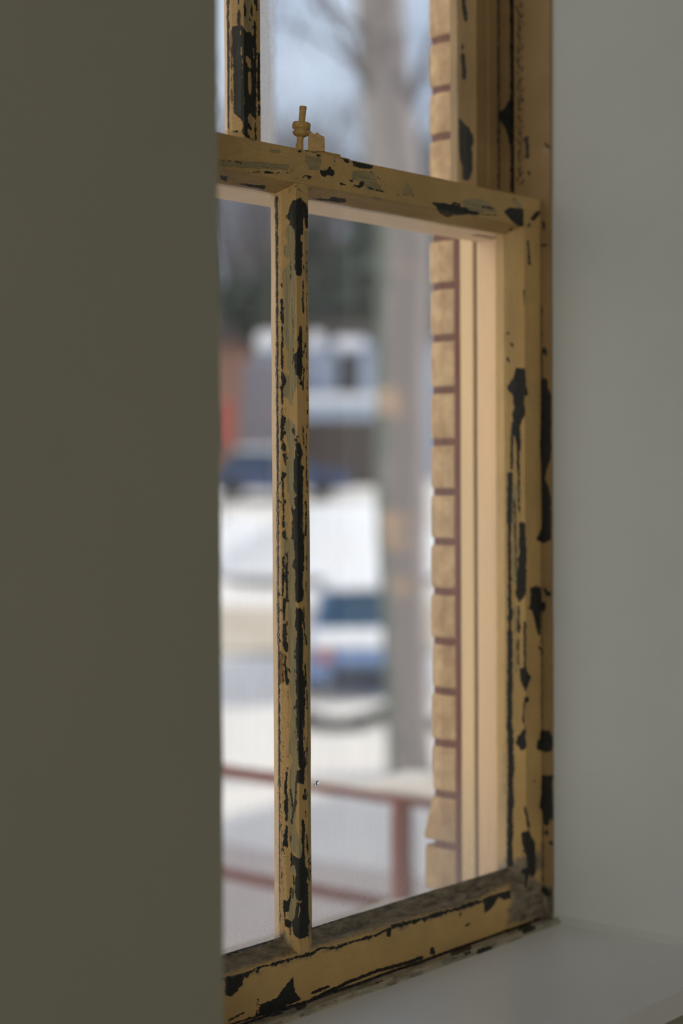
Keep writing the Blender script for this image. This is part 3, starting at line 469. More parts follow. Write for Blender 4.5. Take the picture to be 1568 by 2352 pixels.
def pane(name, x0, x1, z0, z1, y, mat, parent, seed, th=.003, amp=1.6e-5):
    nx = int((x1-x0)/.008)+2; nz = int((z1-z0)/.008)+2; V = []; Fc = []
    for side in (0, 1):
        for j in range(nz):
            for i in range(nx):
                x = x0+(x1-x0)*i/(nx-1); z = z0+(z1-z0)*j/(nz-1)
                w = amp*(mn.noise(Vector((x*16+seed, z*9, side*31)))*2.2+mn.noise(Vector((x*45+seed, z*30, side*57)))*.55)
                V.append((x, y+side*th+w, z))
    q = nx*nz
    for j in range(nz-1):
        for i in range(nx-1):
            k = j*nx+i; Fc.append((k, k+1, k+nx+1, k+nx)); Fc.append((q+k, q+k+nx, q+k+nx+1, q+k+1))
    nf = len(Fc)
    rim = []
    for i in range(nx-1): rim.append((i, q+i, q+i+1, i+1)); t = (nz-1)*nx+i; rim.append((t, t+1, q+t+1, q+t))
    for j in range(nz-1): k = j*nx; rim.append((k, k+nx, q+k+nx, q+k)); t = k+nx-1; rim.append((t, q+t, q+t+nx, t+nx))
    for f in rim: n_ = len(V); V += [V[k] for k in f]; Fc.append((n_, n_+1, n_+2, n_+3))
    me = bpy.data.meshes.new(name); me.from_pydata(V, [], Fc); me.update(); me.materials.append(GCLEAN); me.materials.append(mat)
    for i, p in enumerate(me.polygons):
        if i < nf: p.use_smooth = True; p.material_index = 1 if i % 2 == 0 else 0
    return link(name, me, None, parent)

# ================================================================== SETTING
XL, XR, ZS, ZT = .862, 1.616, 1.0, 2.46           # opening in the room wall
WY, WB = -.237, .034                               # room face of wall, back of plaster
def wall_mesh():
    # room wall with its opening; face 0 olive, reveals white, corner slightly uneven
    V = []; Fc = []; MI = []
    def quad(p, mi): n = len(V); V.extend(p); Fc.append((n, n+1, n+2, n+3)); MI.append(mi)
    x0, x1, z0, z1 = -2.5, 3.5, 0, 2.8
    zs = np.linspace(ZS, ZT, 90); edge = [XL + .0016*mn.noise(Vector((0, 3, z*5))) + .0006*mn.noise(Vector((0, 9, z*22))) + (ZT-z)*.0004 for z in zs]
    for i in range(89):
        a, b, c, d = zs[i], zs[i+1], edge[i], edge[i+1]
        quad([(x0, WY, a), (c, WY, a), (d, WY, b), (x0, WY, b)], 0)
        quad([(c, WY, a), (XL-.003, WY+.012, a), (XL-.003, WY+.012, b), (d, WY, b)], 1)
        quad([(XL-.003, WY+.012, a), (XL-.003, WB, a), (XL-.003, WB, b), (XL-.003, WY+.012, b)], 1)
    quad([(XR, WY, ZS), (x1, WY, ZS), (x1, WY, ZT), (XR, WY, ZT)], 0)
    quad([(XR, WY, ZS), (XR, WY, ZT), (XR, WB, ZT), (XR, WB, ZS)], 1)
    quad([(x0, WY, z0), (x1, WY, z0), (x1, WY, ZS-.002), (x0, WY, ZS-.002)], 0); quad([(x0, WY, ZS-.002), (XL, WY, ZS-.002), (XL, WY, ZS), (x0, WY, ZS)], 0); quad([(XR, WY, ZS-.002), (x1, WY, ZS-.002), (x1, WY, ZS), (XR, WY, ZS)], 0)
    quad([(x0, WY, ZT), (x1, WY, ZT), (x1, WY, z1), (x0, WY, z1)], 0)
    quad([(XL, WY, ZT), (XR, WY, ZT), (XR, WB, ZT), (XL, WB, ZT)], 1)
    # back and hidden sides
    for (u0, u1, w0, w1) in ((x0, XL, z0, z1), (XR, x1, z0, z1), (XL, XR, z0, ZS-.03), (XL, XR, ZT, z1)): quad([(u0, WB, w0), (u0, WB, w1), (u1, WB, w1), (u1, WB, w0)], 0)
    me = bpy.data.meshes.new('wall_front'); me.from_pydata(V, [], Fc); me.update(); me.materials.append(OLIVE); me.materials.append(WHITE)
    for p, mi in zip(me.polygons, MI): p.material_index = mi
    o = link('wall_front', me, None); o['kind'] = 'structure'; return o
wall_mesh()
b = MB(); b.box((-2.6, -4.2, -.1), (3.6, WB, 0)); struct('floor', b, FLOORM)
b = MB(); b.box((-2.6, -4.2, 2.8), (3.6, WB, 2.9)); struct('ceiling', b, CEILM)
b = MB(); b.box((-2.6, -4.2, 0), (-2.5, WB, 2.8)); b.box((-.60, -.395, 0), (.43, WY, 2.8)); struct('wall_left', b, OLIVE)   # side wall, plus an unseen pier added to shade the window wall
b = MB(); b.box((3.5, -4.2, 0), (3.6, WB, 2.8)); struct('wall_right', b, OLIVE)
b = MB(); b.box((-2.5, -4.2, 0), (3.5, -4.1, 2.8)); struct('wall_back', b, OLIVE)

# window frame and sill (fixed)
win = empty('window_1', (1.237, .03, 1.0)); win['kind'] = 'structure'
fine, co = .0009, .006
# right jamb pieces
shaped('jamb_stop', [(1.612, -.0118, fine), (1.612, .0338, co), (1.635, .0338, co), (1.635, -.0118, .002)], 'z', 1.0, 2.46, .004, P_JAMB, win)
shaped('parting_bead', [(1.6105, .0387, fine), (1.6125, .0560, co), (1.635, .0560, co), (1.635, .0387, co)], 'z', 1.0, 2.46, .004, P_JAMB, win, wear=True)
b = MB(); b.box((1.619, .0330, 1.0), (1.634, .0395, 2.46)); b.build('track_groove', BLACKGAP, win)
b = MB(); b.box((1.606, .0560, 1.0), (1.635, .0815, 2.46)); b.build('outer_jamb', CREAM2, win, bevel=.0006)
b = MB(); b.box((1.6115, .0812, 1.02), (1.634, .0868, 2.46)); b.build('jamb_groove', BLACKGAP, win)
b = MB(); b.box((1.606, .0865, 1.0), (1.635, .1045, 2.46)); b.build('blind_stop', CREAM, win, bevel=.0012)
b = MB(); b.box((1.6045, .1046, 1.0), (1.635, .1112, 2.46)); b.build('caulk_strip', CAULK, win, bevel=.001)
# left jamb (mostly hidden) and head
b = MB(); b.box((.845, -.0118, 1.0), (.8625, .034, 2.46)); b.box((.845, .0390, 1.0), (.864, .056, 2.46)); b.box((.845, .056, 1.0), (.866, .0865, 2.46)); b.box((.845, .0865, 1.0), (.872, .111, 2.46)); b.build('left_jamb', CREAM2, win)
b = MB(); b.box((.845, -.0118, 2.452), (1.635, .111, 2.48)); b.build('head_jamb', CREAM2, win)
# painted interior sill
b = MB(); b.box((XL-.003, -.2445, .975), (1.6325, -.004, 1.0)); b.build('window_sill', simple('glossy_sill_paint', (.70, .72, .73), .38, .03, 9, .04, .001, spec=.5), win, bevel=.0015)
cv = MB(); cv.prism([(0, 0), (.010, 0), (0, .008)], (1.6175, -.012, 1.0), (-1, 0, 0), (0, 0, 1), (0, -1, 0), .225); cv.build('corner_caulk', WHITE, win, smooth=False)
# weathered bead along the foot of the sash
shaped('sill_bead', [(-.026, .9980, .0010), (-.0255, 1.0012, .0010), (-.019, 1.0042, .0010), (-.009, 1.0036, .0010), (-.003, 1.0010, .001), (.001, 1.0000, .004), (.001, .993, .004), (-.02, .993, .004)], 'x', .865, 1.6135, .0025, P_BEAD, win, wob=.0011)
b = MB(); b.box((.866, .001, .96), (1.612, .115, .9995)); b.build('sill_board', P_BEAD, win)
b = MB(); b.prism([(.0, 0), (.17, -.035), (.17, -.075), (.0, -.05)], (.80, .11, 1.0), (0, 1, 0), (0, 0, 1), (1, 0, 0), .9); b.build('outer_sill', simple('stone_sill', (.45, .38, .33), .8, .1, 30), win)

# exterior brick wall with its jamb bricks
JZ = [.952, 1.008, 1.0645, 1.1218, 1.1791, 1.2375, 1.2933, 1.3491, 1.4049, 1.4605, 1.5161, 1.574, 1.6318, 1.6896, 1.7435, 1.798, 1.8552, 1.9078, 1.9628, 2.018, 2.074, 2.13, 2.186, 2.242, 2.298, 2.354, 2.41, 2.466]
me_w = MB()
y0, y1 = .1115, .150
me_w.box((-9, .05, -1.9), (.845, y1, 7.1)); me_w.box((1.76, .05, -1.9), (27, y1, 7.1)); me_w.box((.845, y0, -1.9), (1.76, y1, .93)); me_w.box((.845, y0, 2.466), (1.76, y1, 7.1)); me_w.box((.845, .035, -1.9), (1.76, y0, .93)); me_w.box((.845, .035, 2.48), (1.76, y0, 7.1))
wx = me_w.build('wall_exterior', WBRICK); wx['kind'] = 'structure'
pier = MB(); mort = MB()
for i in range(len(JZ)-1):
    z0, z1 = JZ[i]+.0040, JZ[i+1]-.0040; lowp = .0115 if JZ[i] < 1.10 else 0; top = .0115 if JZ[i] < 1.05 else 0
    jx = random.uniform(-.0007, .0007); jy = random.uniform(-.0010, .0010)
    cy = .1305; P = [(1.6055+jx, y0), (1.6050+jx, cy+jy), (1.6105+jx, .1475+jy+lowp), (1.618+jx, .152+jy+lowp), (1.76, .152), (1.76, y0)]
    # the brick as a swollen block: three rings
    n = len(P); V = []
    cx, cyy = 1.69, .13
    for (z, s, ty) in ((z0, .985, lowp), (z0+.004, 1, lowp), ((z0+z1)/2, 1.004, (lowp+top)/2), (z1-.004, 1, top), (z1, .985, top)):
        for (x, y) in P:
            yy = y-lowp+ty if y > .14 and y != .152 else y
            V.append((cx+(x-cx)*s if x < 1.7 else x, cyy+(yy-cyy)*s if yy > .12 else yy, z))
    Fc = [tuple(range(n-1, -1, -1)), tuple(4*n+k for k in range(n))]
    for r in range(4):
        for k in range(n): Fc.append((r*n+k, r*n+(k+1) % n, (r+1)*n+(k+1) % n, (r+1)*n+k))
    pier.add(V, Fc)
mort.add([(1.6078, y0, .93), (1.6078, .131, .93), (1.6135, .1465, .93), (1.76, .1465, .93), (1.76, y0, .93), (1.6078, y0, 2.48), (1.6078, .131, 2.48), (1.6135, .1465, 2.48), (1.76, .1465, 2.48), (1.76, y0, 2.48)], [(4, 3, 2, 1, 0), (5, 6, 7, 8, 9), (0, 1, 6, 5), (1, 2, 7, 6), (2, 3, 8, 7), (3, 4, 9, 8), (4, 0, 5, 9)])
pier.build('jamb_bricks', BRICK, wx, bevel=.0012); mort.build('jamb_mortar', MORTAR, wx)
b = MB(); b.box((-9, -4.4, 7.1), (27, .25, 7.3)); struct('roof', b, ROOFM)
b = MB(); b.box((-9, -4.6, -1.9), (-8.8, .05, 7.1)); b.box((26.8, -4.6, -1.9), (27, .05, 7.1)); b.box((-9, -4.6, -1.9), (27, -4.4, 7.1)); struct('wall_outer', b, WBRICK)

# ================================================================== SASHES
def bar_profile(c, hf, hg, yf, yg, ye, fs=.0008, hl=None):
    "glazing bar: flat front, cove moulding to the glass, putty bevel outside"
    hl = hl or hg
    pts = [(c+hf, yf, fs), (c-hf, yf, fs), (c-hf-.0006, yf+.0028, fs), (c-hf-.0010, yf+.0085, fs), (c-(hf+hl)/2-.0012, yf+.0135, fs), (c-hl, yf+.0170, fs), (c-hl, yg, .002), (c-hl+.0016, ye, .004), (c+hg-.0016, ye, .004), (c+hg, yg, .004), (c+hg, yf+.0170, .002), (c+(hf+hg)/2+.0012, yf+.0135, .002), (c+hf+.001, yf+.0085, .002), (c+hf+.0006, yf+.0028, .002)]
    return pts
# ---- lower sash
sash = empty('window_sash', (1.237, .018, 1.003))
tag(sash, 'lower sash in chipped ochre paint, a lock bolt on its top rail', 'window sash', 'sliding sashes of the old window')
c = 1.2215
shaped('muntin', bar_profile(c, .0082, .0112, 0, .0215, .0295, hl=.0126), 'z', 1.0440, 1.742, .0028, P_V, sash, wob=.0003)
# right stile
shaped('stile', [(1.5800, 0, fine), (1.5788, .0040, fine), (1.5770, .0100, fine), (1.5735, .0160, fine), (1.5730, .0220, .003), (1.5745, .0340, .004), (1.6110, .0340, .006), (1.6110, .0010, .0015), (1.6103, 0, fine)], 'z', 1.0035, 1.7722, .0028, P_V, sash, wob=.0003)
shaped('stile', [(.8650, 0, .003), (.8650, .034, .006), (.9010, .034, .006), (.9030, .022, .003), (.9025, .016, .003), (.8990, .010, .003), (.8960, 0, .003)], 'z', 1.0035, 1.7722, .01, P_V, sash)
# top rail: in (y,z)
shaped('top_rail', [(-.0004, 1.7424, fine), (-.0004, 1.7716, fine), (.0008, 1.7730, .002), (.0345, 1.7735, .006), (.0345, 1.7350, .003), (.0220, 1.7340, .002), (.0170, 1.7348, .001), (.0090, 1.7385, fine), (.0030, 1.7405, fine)], 'x', .866, 1.6100, .0022, P_H, sash, wob=.0004)
shaped('bottom_rail', [(-.0004, 1.0030, fine), (-.0004, 1.0450, fine), (.0022, 1.0475, fine), (.0080, 1.0505, fine), (.0150, 1.0570, fine), (.0185, 1.0598, .001), (.0205, 1.0600, .002), (.0240, 1.0560, .003), (.0340, 1.0400, .005), (.0340, 1.0030, .006)], 'x', .866, 1.6100, .0022, P_H, sash, wob=.0005)
G1 = glass_mat('old_glass_lower', .17, None, (1.055, 1.20, .22)).m
pane('glass_pane', 1.230, 1.576, 1.056, 1.738, .0200, G1, sash, 3.1); pane('glass_pane', .900, 1.2115, 1.056, 1.738, .0200, G1, sash, 11.7)
# sash lock on the top rail: keeper plate, broken lug, threaded rod with its nut
lk = empty('sash_lock', (1.262, .017, 1.7735)); lk.parent = sash; lk.matrix_parent_inverse = Matrix.Translation(sash.location).inverted()
LOCKP = simple('ochre_painted_iron', (.42, .27, .09), .5, .2, 300, .5, .0005)
def lock_part(nm, mb, bev=0, sm=False):
    o = mb.build(nm, LOCKP, None, bevel=bev, smooth=sm); o.parent = lk
    o.matrix_parent_inverse = Matrix.Translation(lk.location).inverted(); return o
b = MB(); b.prism([(1.238, .008), (1.300, .008), (1.306, .013), (1.308, .020), (1.300, .028), (1.238, .028)], (0, 0, 1.7725), (1, 0, 0), (0, 1, 0), (0, 0, 1), .0036)
b.prism([(1.262, .011), (1.290, .011), (1.295, .018), (1.290, .025), (1.262, .025)], (0, 0, 1.7760), (1, 0, 0), (0, 1, 0), (0, 0, 1), .0030); lock_part('base_plate', b, .0009)
ex = Vector((RR[0], RR[1], 0))
b = MB(); lug = [(-.0078, 0), (.0078, 0), (.0078, .0120), (.0072, .0138), (.0035, .0150), (.0018, .0172), (.0004, .0174), (-.0006, .0158), (-.0034, .0165), (-.0055, .0193), (-.0066, .0196), (-.0072, .0182)]
b.prism(lug, Vector((1.2612, .0165, 1.7780)), ex, (0, 0, 1), ex.cross(Vector((0, 0, 1))), .004); lock_part('lug', b, .0006)
rod0 = Vector((1.2388, .0185, 1.7720)); rdir = (Vector((0, 0, 1)) + ex*.095).normalized()
b = MB(); pts = []; rad = []
for i in range(96):
    t = i/95*.0450; pts.append(rod0+rdir*t); rad.append(.0030 + (.00022 if i % 3 == 0 else 0) + (.0004 if t < .010 else 0) + (.0003 if t > .0425 else 0) - (.0004 if t > .0445 else 0))
b.tube(pts, rad, 20); lock_part('threaded_rod', b, 0, True)
b = MB(); prof = [(.0168, .0036), (.0176, .0052), (.0190, .0070), (.0206, .0077), (.0218, .0074), (.0226, .0060), (.0234, .0060), (.0240, .0079), (.0260, .0084), (.0288, .0084), (.0300, .0076), (.0303, .0030)]
b.tube([rod0+rdir*t for t, _ in prof], [r for _, r in prof], 28); lock_part('nut', b, 0, True)
BUB = GCLEAN
for (bx_, by_, rr_) in ((728, 1798, .0022), (722, 1803, .0013)):
    d_ = FW + CR*(bx_-784)/F - CU*(by_-1176)/F; p_ = CAM + d_*((.0195-CAM[1])/d_[1]); b = MB()
    b.tube([Vector(p_)+Vector((0, -.0003+rr_*.6*math.cos(t), 0)) for t in np.linspace(math.pi*.98, .5, 7)], [rr_*math.sin(t)+1e-5 for t in np.linspace(math.pi*.98, .5, 7)], 14)
    b.build('water_drop', BUB, sash, smooth=True)
# ---- upper sash
us = empty('window_sash', (1.237, .068, 1.735))
tag(us, 'upper window sash behind the lower one, with blackened centre bar and no lock', 'window sash', 'sliding sashes of the old window')
shaped('muntin', bar_profile(1.2110, .0110, .0135, .050, .0715, .0765, hl=.0118), 'z', 1.765, 2.42, .0028, P_V, us, wob=.0003)
shaped('stile', [(1.5645, .050, fine), (1.5635, .0540, fine), (1.5615, .0600, fine), (1.5580, .0660, fine), (1.5575, .0715, .003), (1.5590, .0820, .004), (1.6050, .0820, .006), (1.6050, .0500, .001), (1.5880, .0500, fine), (1.5860, .0512, fine), (1.5840, .0500, fine)], 'z', 1.7352, 2.449, .003, P_JAMB, us, wob=.0003)
shaped('stile', [(.868, .050, .003), (.868, .082, .006), (.906, .082, .006), (.906, .066, .004), (.900, .050, .003)], 'z', 1.7352, 2.449, .012, P_JAMB, us)
shaped('bottom_rail', [(.0385, 1.7365, .003), (.0385, 1.7715, .004), (.050, 1.7745, .004), (.0715, 1.7745, .004), (.0810, 1.7700, .005), (.0815, 1.7342, .006)], 'x', .868, 1.6045, .01, CREAM, us, wob=.0003, wear=False)
shaped('top_rail', [(.050, 2.41, .004), (.050, 2.449, .004), (.082, 2.449, .006), (.082, 2.41, .006)], 'x', .868, 1.6045, .02, P_H, us)
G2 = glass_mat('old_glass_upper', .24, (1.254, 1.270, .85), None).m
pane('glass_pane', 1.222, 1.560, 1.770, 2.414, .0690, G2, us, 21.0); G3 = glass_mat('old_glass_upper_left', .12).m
pane('glass_pane', .903, 1.200, 1.770, 2.414, .0690, G3, us, 33.0)

# ================================================================== OUTDOORS
HX = np.array([math.cos(TH), math.sin(TH)])        # heading over the yard
HR = np.array([math.sin(TH), -math.cos(TH)])
TT = [-30, 24.5, 27, 38, 50, 60, 75, 95, 150]; HH = [-3.2, -3.2, -3.1, -2.25, -1.15, -.15, .8, 3.0, 9.0]
def ground_z(x, y):
    d = np.array([x, y])-CAM[:2]; t = d @ HX; z = np.interp(t, TT, HH)
    z += .10*mn.noise(Vector((x*.25, y*.25, 0)))*min(1, max(0, (t-8)/20)) + .05*mn.noise(Vector((x*.9, y*.9, 4)))
    return 1.48+z
def terrain(name, t0, t1, s0, s1, n, mset, lift=0):
    V = []; Fc = []
    ts = np.linspace(t0, t1, n); ss = np.linspace(s0, s1, max(8, n*3//4))
    for t in ts:
        for s_ in ss:
            p = CAM[:2]+HX*t+HR*s_
            if p[1] < .31 : p[1] = .31
            V.append((p[0], p[1], ground_z(*p)+lift))
    m = len(ss)
    for i in range(len(ts)-1):
        for j in range(m-1): Fc.append((i*m+j, i*m+j+1, (i+1)*m+j+1, (i+1)*m+j))
    o = mesh(name, V, Fc, mset, smooth=True); o['kind'] = 'structure'; return o
terrain('ground', .5, 150, -60, 60, 190, SNOW)
terrain('street', 29, 34.5, -25, 25, 40, SLUSH, .05)
def at_ground(px, Z):
    p = far(px, 1089, Z); return Vector((p[0], p[1], ground_z(p[0], p[1])))

# landing beside the window with its red railing
b = MB(); b.box((3.30, .31, .02), (4.65, 5.2, .15)); struct('landing', b, simple('landing_concrete', (.40, .34, .32), .9, .1, 8))
b = MB()
nx, ny = 12, 34; V = []; Fc = []
for j in range(ny):
    for i in range(nx):
        x = 3.42+i*(1.18/(nx-1)); y = .40+j*(4.75/(ny-1)); e = 0 if i in (0, nx-1) or j in (0, ny-1) else 1
        V.append((x, y, .151+e*(.055+.02*mn.noise(Vector((x*2, y*2, 0))))))
for j in range(ny-1):
    for i in range(nx-1): k = j*nx+i; Fc.append((k, k+1, k+nx+1, k+nx))
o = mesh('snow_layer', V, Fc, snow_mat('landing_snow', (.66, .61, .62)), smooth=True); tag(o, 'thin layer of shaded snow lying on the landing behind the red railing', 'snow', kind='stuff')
rl = empty('railing', (3.38, 2.9, .15)); tag(rl, 'red-brown metal railing outside the lower right pane, capped with snow', 'railing')
b = MB(); b.tube([(3.38, y, .708+.004*math.sin(y*3)) for y in np.linspace(1.40, 5.0, 20)], .0165, 10); b.build('top_rail', RAILP, rl, smooth=True)
b = MB(); b.tube([(3.38, y, .442) for y in np.linspace(1.40, 5.0, 4)], .015, 10); b.build('lower_rail', RAILP, rl, smooth=True)
for y in (1.556, 3.25, 4.98):
    b = MB(); b.box((3.362, y-.018, .15), (3.398, y+.018, .712)); b.build('post', RAILP, rl, bevel=.003)
# snow cap on the near end of the rail
V = []; Fc = []; n = 10; ys = np.linspace(1.42, 1.86, 26)
for k, y in enumerate(ys):
    w = .020+.006*mn.noise(Vector((y*9, 0, 0))); h = (.045*math.exp(-((y-1.50)/.12)**2)+.016)*(1 if 0 < k < 25 else .1)
    for i in range(n): t = math.pi*i/(n-1); V.append((3.38+w*math.cos(t), y, .716+h*math.sin(t)))
for k in range(25):
    for i in range(n-1): Fc.append((k*n+i, k*n+i+1, (k+1)*n+i+1, (k+1)*n+i))
    Fc.append((k*n+n-1, k*n, (k+1)*n, (k+1)*n+n-1))
o = mesh('snow_cap', V, Fc, SNOWC, smooth=True); tag(o, 'small ridge of snow resting on the near end of the red railing', 'snow', kind='stuff')

# the big tree in front of the house
def trunk_mat():
    m = NT('peeling_trunk_bark'); n = m.noise(m.map((1, 1, .12)), 7, 5, .6); 
    col = m.mix(n, (.24, .235, .26), (.38, .355, .38))
    col = m.mix(m.math('MULTIPLY', m.attr('moss'), .9), col, (.12, .15, .145)); col = m.mix(m.attr('peel'), col, (.56, .42, .32))  # peach blobs are reflections of the brick, painted onto the bark
    m.bsdf(col, .9, .1, m.bump(n, .5, .03)); return m.m
TZ = 19.0
def big_tree():
    root_p = at_ground(935, TZ); root = empty('tree', root_p); tag(root, 'big grey leafless tree with pale peeled bark patches, nearest beyond the railing', 'tree')
    cl = [(940, 1830, 50), (938, 1700, 50), (932, 1500, 53), (922, 1250, 55), (918, 1050, 58), (922, 800, 60), (928, 560, 58), (905, 400, 62), (885, 200, 58), (872, 0, 55), (862, -300, 48), (850, -700, 40), (840, -1100, 30)]
    V = []; Fc = []; nn = 20; moss = []; brick_reflection = []
    sp = [(893,905,30,14),(897,938,34,15),(908,1196,34,20),(912,1243,30,18),(922,1347,24,20),(935,620,14,10)]
    pts = []
    P = np.array(cl); yy = np.linspace(P[0, 1], P[-1, 1], 200)
    for y in yy:
        cx = np.interp(-y, -P[:, 1], P[:, 0]); r = np.interp(-y, -P[:, 1], P[:, 2])/F*TZ
        pts.append((far(cx, y, TZ), r, y))
    pts[0] = (np.array([pts[0][0][0], pts[0][0][1], root_p.z-.2]), pts[0][1]*1.15, pts[0][2])
    for p, r, y in pts:
        for k in range(nn):
            t = 2*math.pi*k/nn; q = p+np.array([RR[0]*math.cos(t)-FW[0]*math.sin(t), RR[1]*math.cos(t)-FW[1]*math.sin(t), 0])*r*(1+.05*mn.noise(Vector((k*.7, y*.01, 0))))
            V.append(q)
    VV = np.array(V); px, py = proj(VV)
    nz = np.array([mn.noise(Vector((a*.05, b_*.02, 0))) for a, b_ in zip(px, py)])
    for i, (p, r, y) in enumerate(pts):
        for k in range(nn):
            j = i*nn+k; ct = math.cos(2*math.pi*k/nn); moss.append(float(np.clip((-.55-ct+.25*nz[j])*4+.5, 0, 1))*(1 if y > 440 else .2))
            v = 0
            for sx, sy, rx, ry in sp: v = max(v, 1.6-math.hypot((px[j]-sx)/rx, (py[j]-sy)/ry)*1.2 if math.sin(2*math.pi*k/nn) > 0 else 0)
            brick_reflection.append(min(1, max(0, v)))
    for i in range(len(pts)-1):
        for k in range(nn): Fc.append((i*nn+k, i*nn+(k+1) % nn, (i+1)*nn+(k+1) % nn, (i+1)*nn+k))
    o = mesh('trunk', V, Fc, trunk_mat(), root, smooth=True)
    for nm, L in (('moss', moss), ('peel', brick_reflection)): at = o.data.attributes.new(nm, 'FLOAT', 'POINT'); at.data.foreach_set('value', np.array(L, np.float32))
    for (bx, by, ex_, ey, r0) in ((880, 300, 640, -150, .05), (900, 380, 1080, -60, .06), (875, 60, 700, -420, .05), (880, 120, 980, -300, .06), (890, 180, 740, 40, .04), (880, 240, 620, 60, .035)):
        b = MB(); a0 = Vector(far(bx, by, TZ)); a1 = Vector(far(ex_, ey, TZ+random.uniform(-1.5, 1.5))); L = [a0.lerp(a1, t)+Vector((0, 0, .25*math.sin(t*3))) for t in np.linspace(0, 1, 8)]
        b.tube(L, [r0*(1-.7*t) for t in np.linspace(0, 1, 8)], 8)
        for t in (.4, .6, .8, .95):
            s0 = a0.lerp(a1, t); s1 = s0+Vector((random.uniform(-1, 1), random.uniform(-1, 1), random.uniform(.2, 1.2))); b.tube([s0, s0.lerp(s1, .5)+Vector((0, 0, .05)), s1], [r0*.3, r0*.2, r0*.08], 5)
        b.build('branch', TWIG, root, smooth=True)
big_tree()

# parked car under snow, nose towards the window
def car():
    g = at_ground(842, 25.2); root = empty('car', g); tag(root, 'pale blue car under snow, parked behind the big tree across the yard', 'car')
    fx = Vector((-HX[0], -HX[1], 0)); lx = Vector((HR[0], HR[1], 0)); up = Vector((0, 0, 1)); O = g+fx*(-1.9)
    def P(a, s, z): return O+fx*a+lx*s+up*z     # a: forward to viewer
    W = .88
    def loft(prof, ws, name, mat, par, sm=False):
        # prof: (a,z) outline; ws half-width per point
        n = len(prof); V = [P(a, -w, z) for (a, z), w in zip(prof, ws)]+[P(a, w, z) for (a, z), w in zip(prof, ws)]
        m = MB(); m.add(V, [tuple(range(n)), tuple(range(2*n-1, n-1, -1))]+[(i, n+i, n+(i+1) % n, (i+1) % n) for i in range(n)]); return m.build(name, mat, par, bevel=.05, smooth=True, seg=3)
    body = loft([(2.1, .22), (2.15, .55), (2.0, .74), (1.1, .80), (-2.1, .86), (-2.2, .6), (-2.15, .22)], [W-.06, W, W-.05, W, W, W, W-.05], 'body', CARP, root)
    loft([(1.09, .78), (.35, 1.38), (-1.2, 1.42), (-1.95, .92)], [W-.05, W-.20, W-.20, W-.08], 'cabin', CARP, root)
    for s_ in (1,):
        m = MB(); m.add([P(1.10, -W+.12, .80), P(1.10, W-.12, .80), P(.38, W-.28, 1.37), P(.38, -W+.28, 1.37), P(1.13, -W+.12, .82), P(1.13, W-.12, .82), P(.41, W-.28, 1.39), P(.41, -W+.28, 1.39)], [(3, 2, 1, 0), (4, 5, 6, 7), (0, 1, 5, 4), (1, 2, 6, 5), (2, 3, 7, 6), (3, 0, 4, 7)]); m.build('windscreen', CARG, root)
    for sd in (-1, 1):
        for a in (1.35, -1.4):
            m = MB(); m.tube([P(a, sd*(W-.20), .30), P(a, sd*(W+.01), .30)], .31, 18); m.build('wheel', TYRE, root, bevel=.02)
        m = MB(); m.tube([P(2.10, sd*.62, .60), P(2.17, sd*.62, .60)], .10, 14); m.build('headlight', LAMPR, root, bevel=.01)
    for (nm, pr, ws) in (('roof_snow', [(.40, 1.40), (.30, 1.50), (-1.15, 1.56), (-1.3, 1.42)], [W-.26, W-.28, W-.28, W-.22]), ('bonnet_snow', [(2.08, .70), (1.95, .82), (1.20, .92), (1.12, .80)], [W-.08, W-.1, W-.1, W-.05])):
        loft(pr, ws, nm, SNOWC, root)
    m = MB(); V = [P(2.2, s_, z) for s_, z in ((-.55, .26), (.55, .26), (.55, .42), (-.55, .42))]+[P(2.12, s_, z) for s_, z in ((-.55, .26), (.55, .26), (.55, .42), (-.55, .42))]; m.add(V, [(0, 1, 2, 3), (7, 6, 5, 4), (0, 4, 5, 1), (1, 5, 6, 2), (2, 6, 7, 3), (3, 7, 4, 0)]); m.build('grille', TYRE, root)
car()
# dark kerb edge in front of the car
pts = [at_ground(px, 22.2)+Vector((0, 0, .12+.06*math.sin(px*.03))) for px in range(690, 1100, 20)]
b = MB(); b.tube(pts, [.10+.05*mn.noise(Vector((i*.6, 0, 0))) for i in range(len(pts))], 7); o = b.build('fallen_branch', TYRE, None, smooth=True); tag(o, 'dark branch lying in the snow in front of the parked car', 'branch')
# drifts of ploughed snow
for (px, Z, w, h, lab) in ((790, 40, 3.4, 1.5, 'pointed heap of ploughed snow between the car and the pale house'), (560, 43, 2.6, .8, 'low heap of ploughed snow left of the window bar')):
    g = at_ground(px, Z); V = []; Fc = []; n = 18
    for j in range(9):
        t = j/8
        for k in range(n):
            a_ = 2*math.pi*k/n; r = w*(1-t)*(1+.2*mn.noise(Vector((math.cos(a_)*2, math.sin(a_)*2, px)))); V.append((g.x+r*math.cos(a_), g.y+r*math.sin(a_), g.z-.1+h*math.sin(t*math.pi/2)**1.2))
    for j in range(8):
        for k in range(n): Fc.append((j*n+k, j*n+(k+1) % n, (j+1)*n+(k+1) % n, (j+1)*n+k))
    o = mesh('snow_heap', V, Fc, SNOWC, smooth=True); tag(o, lab, 'snow heap')

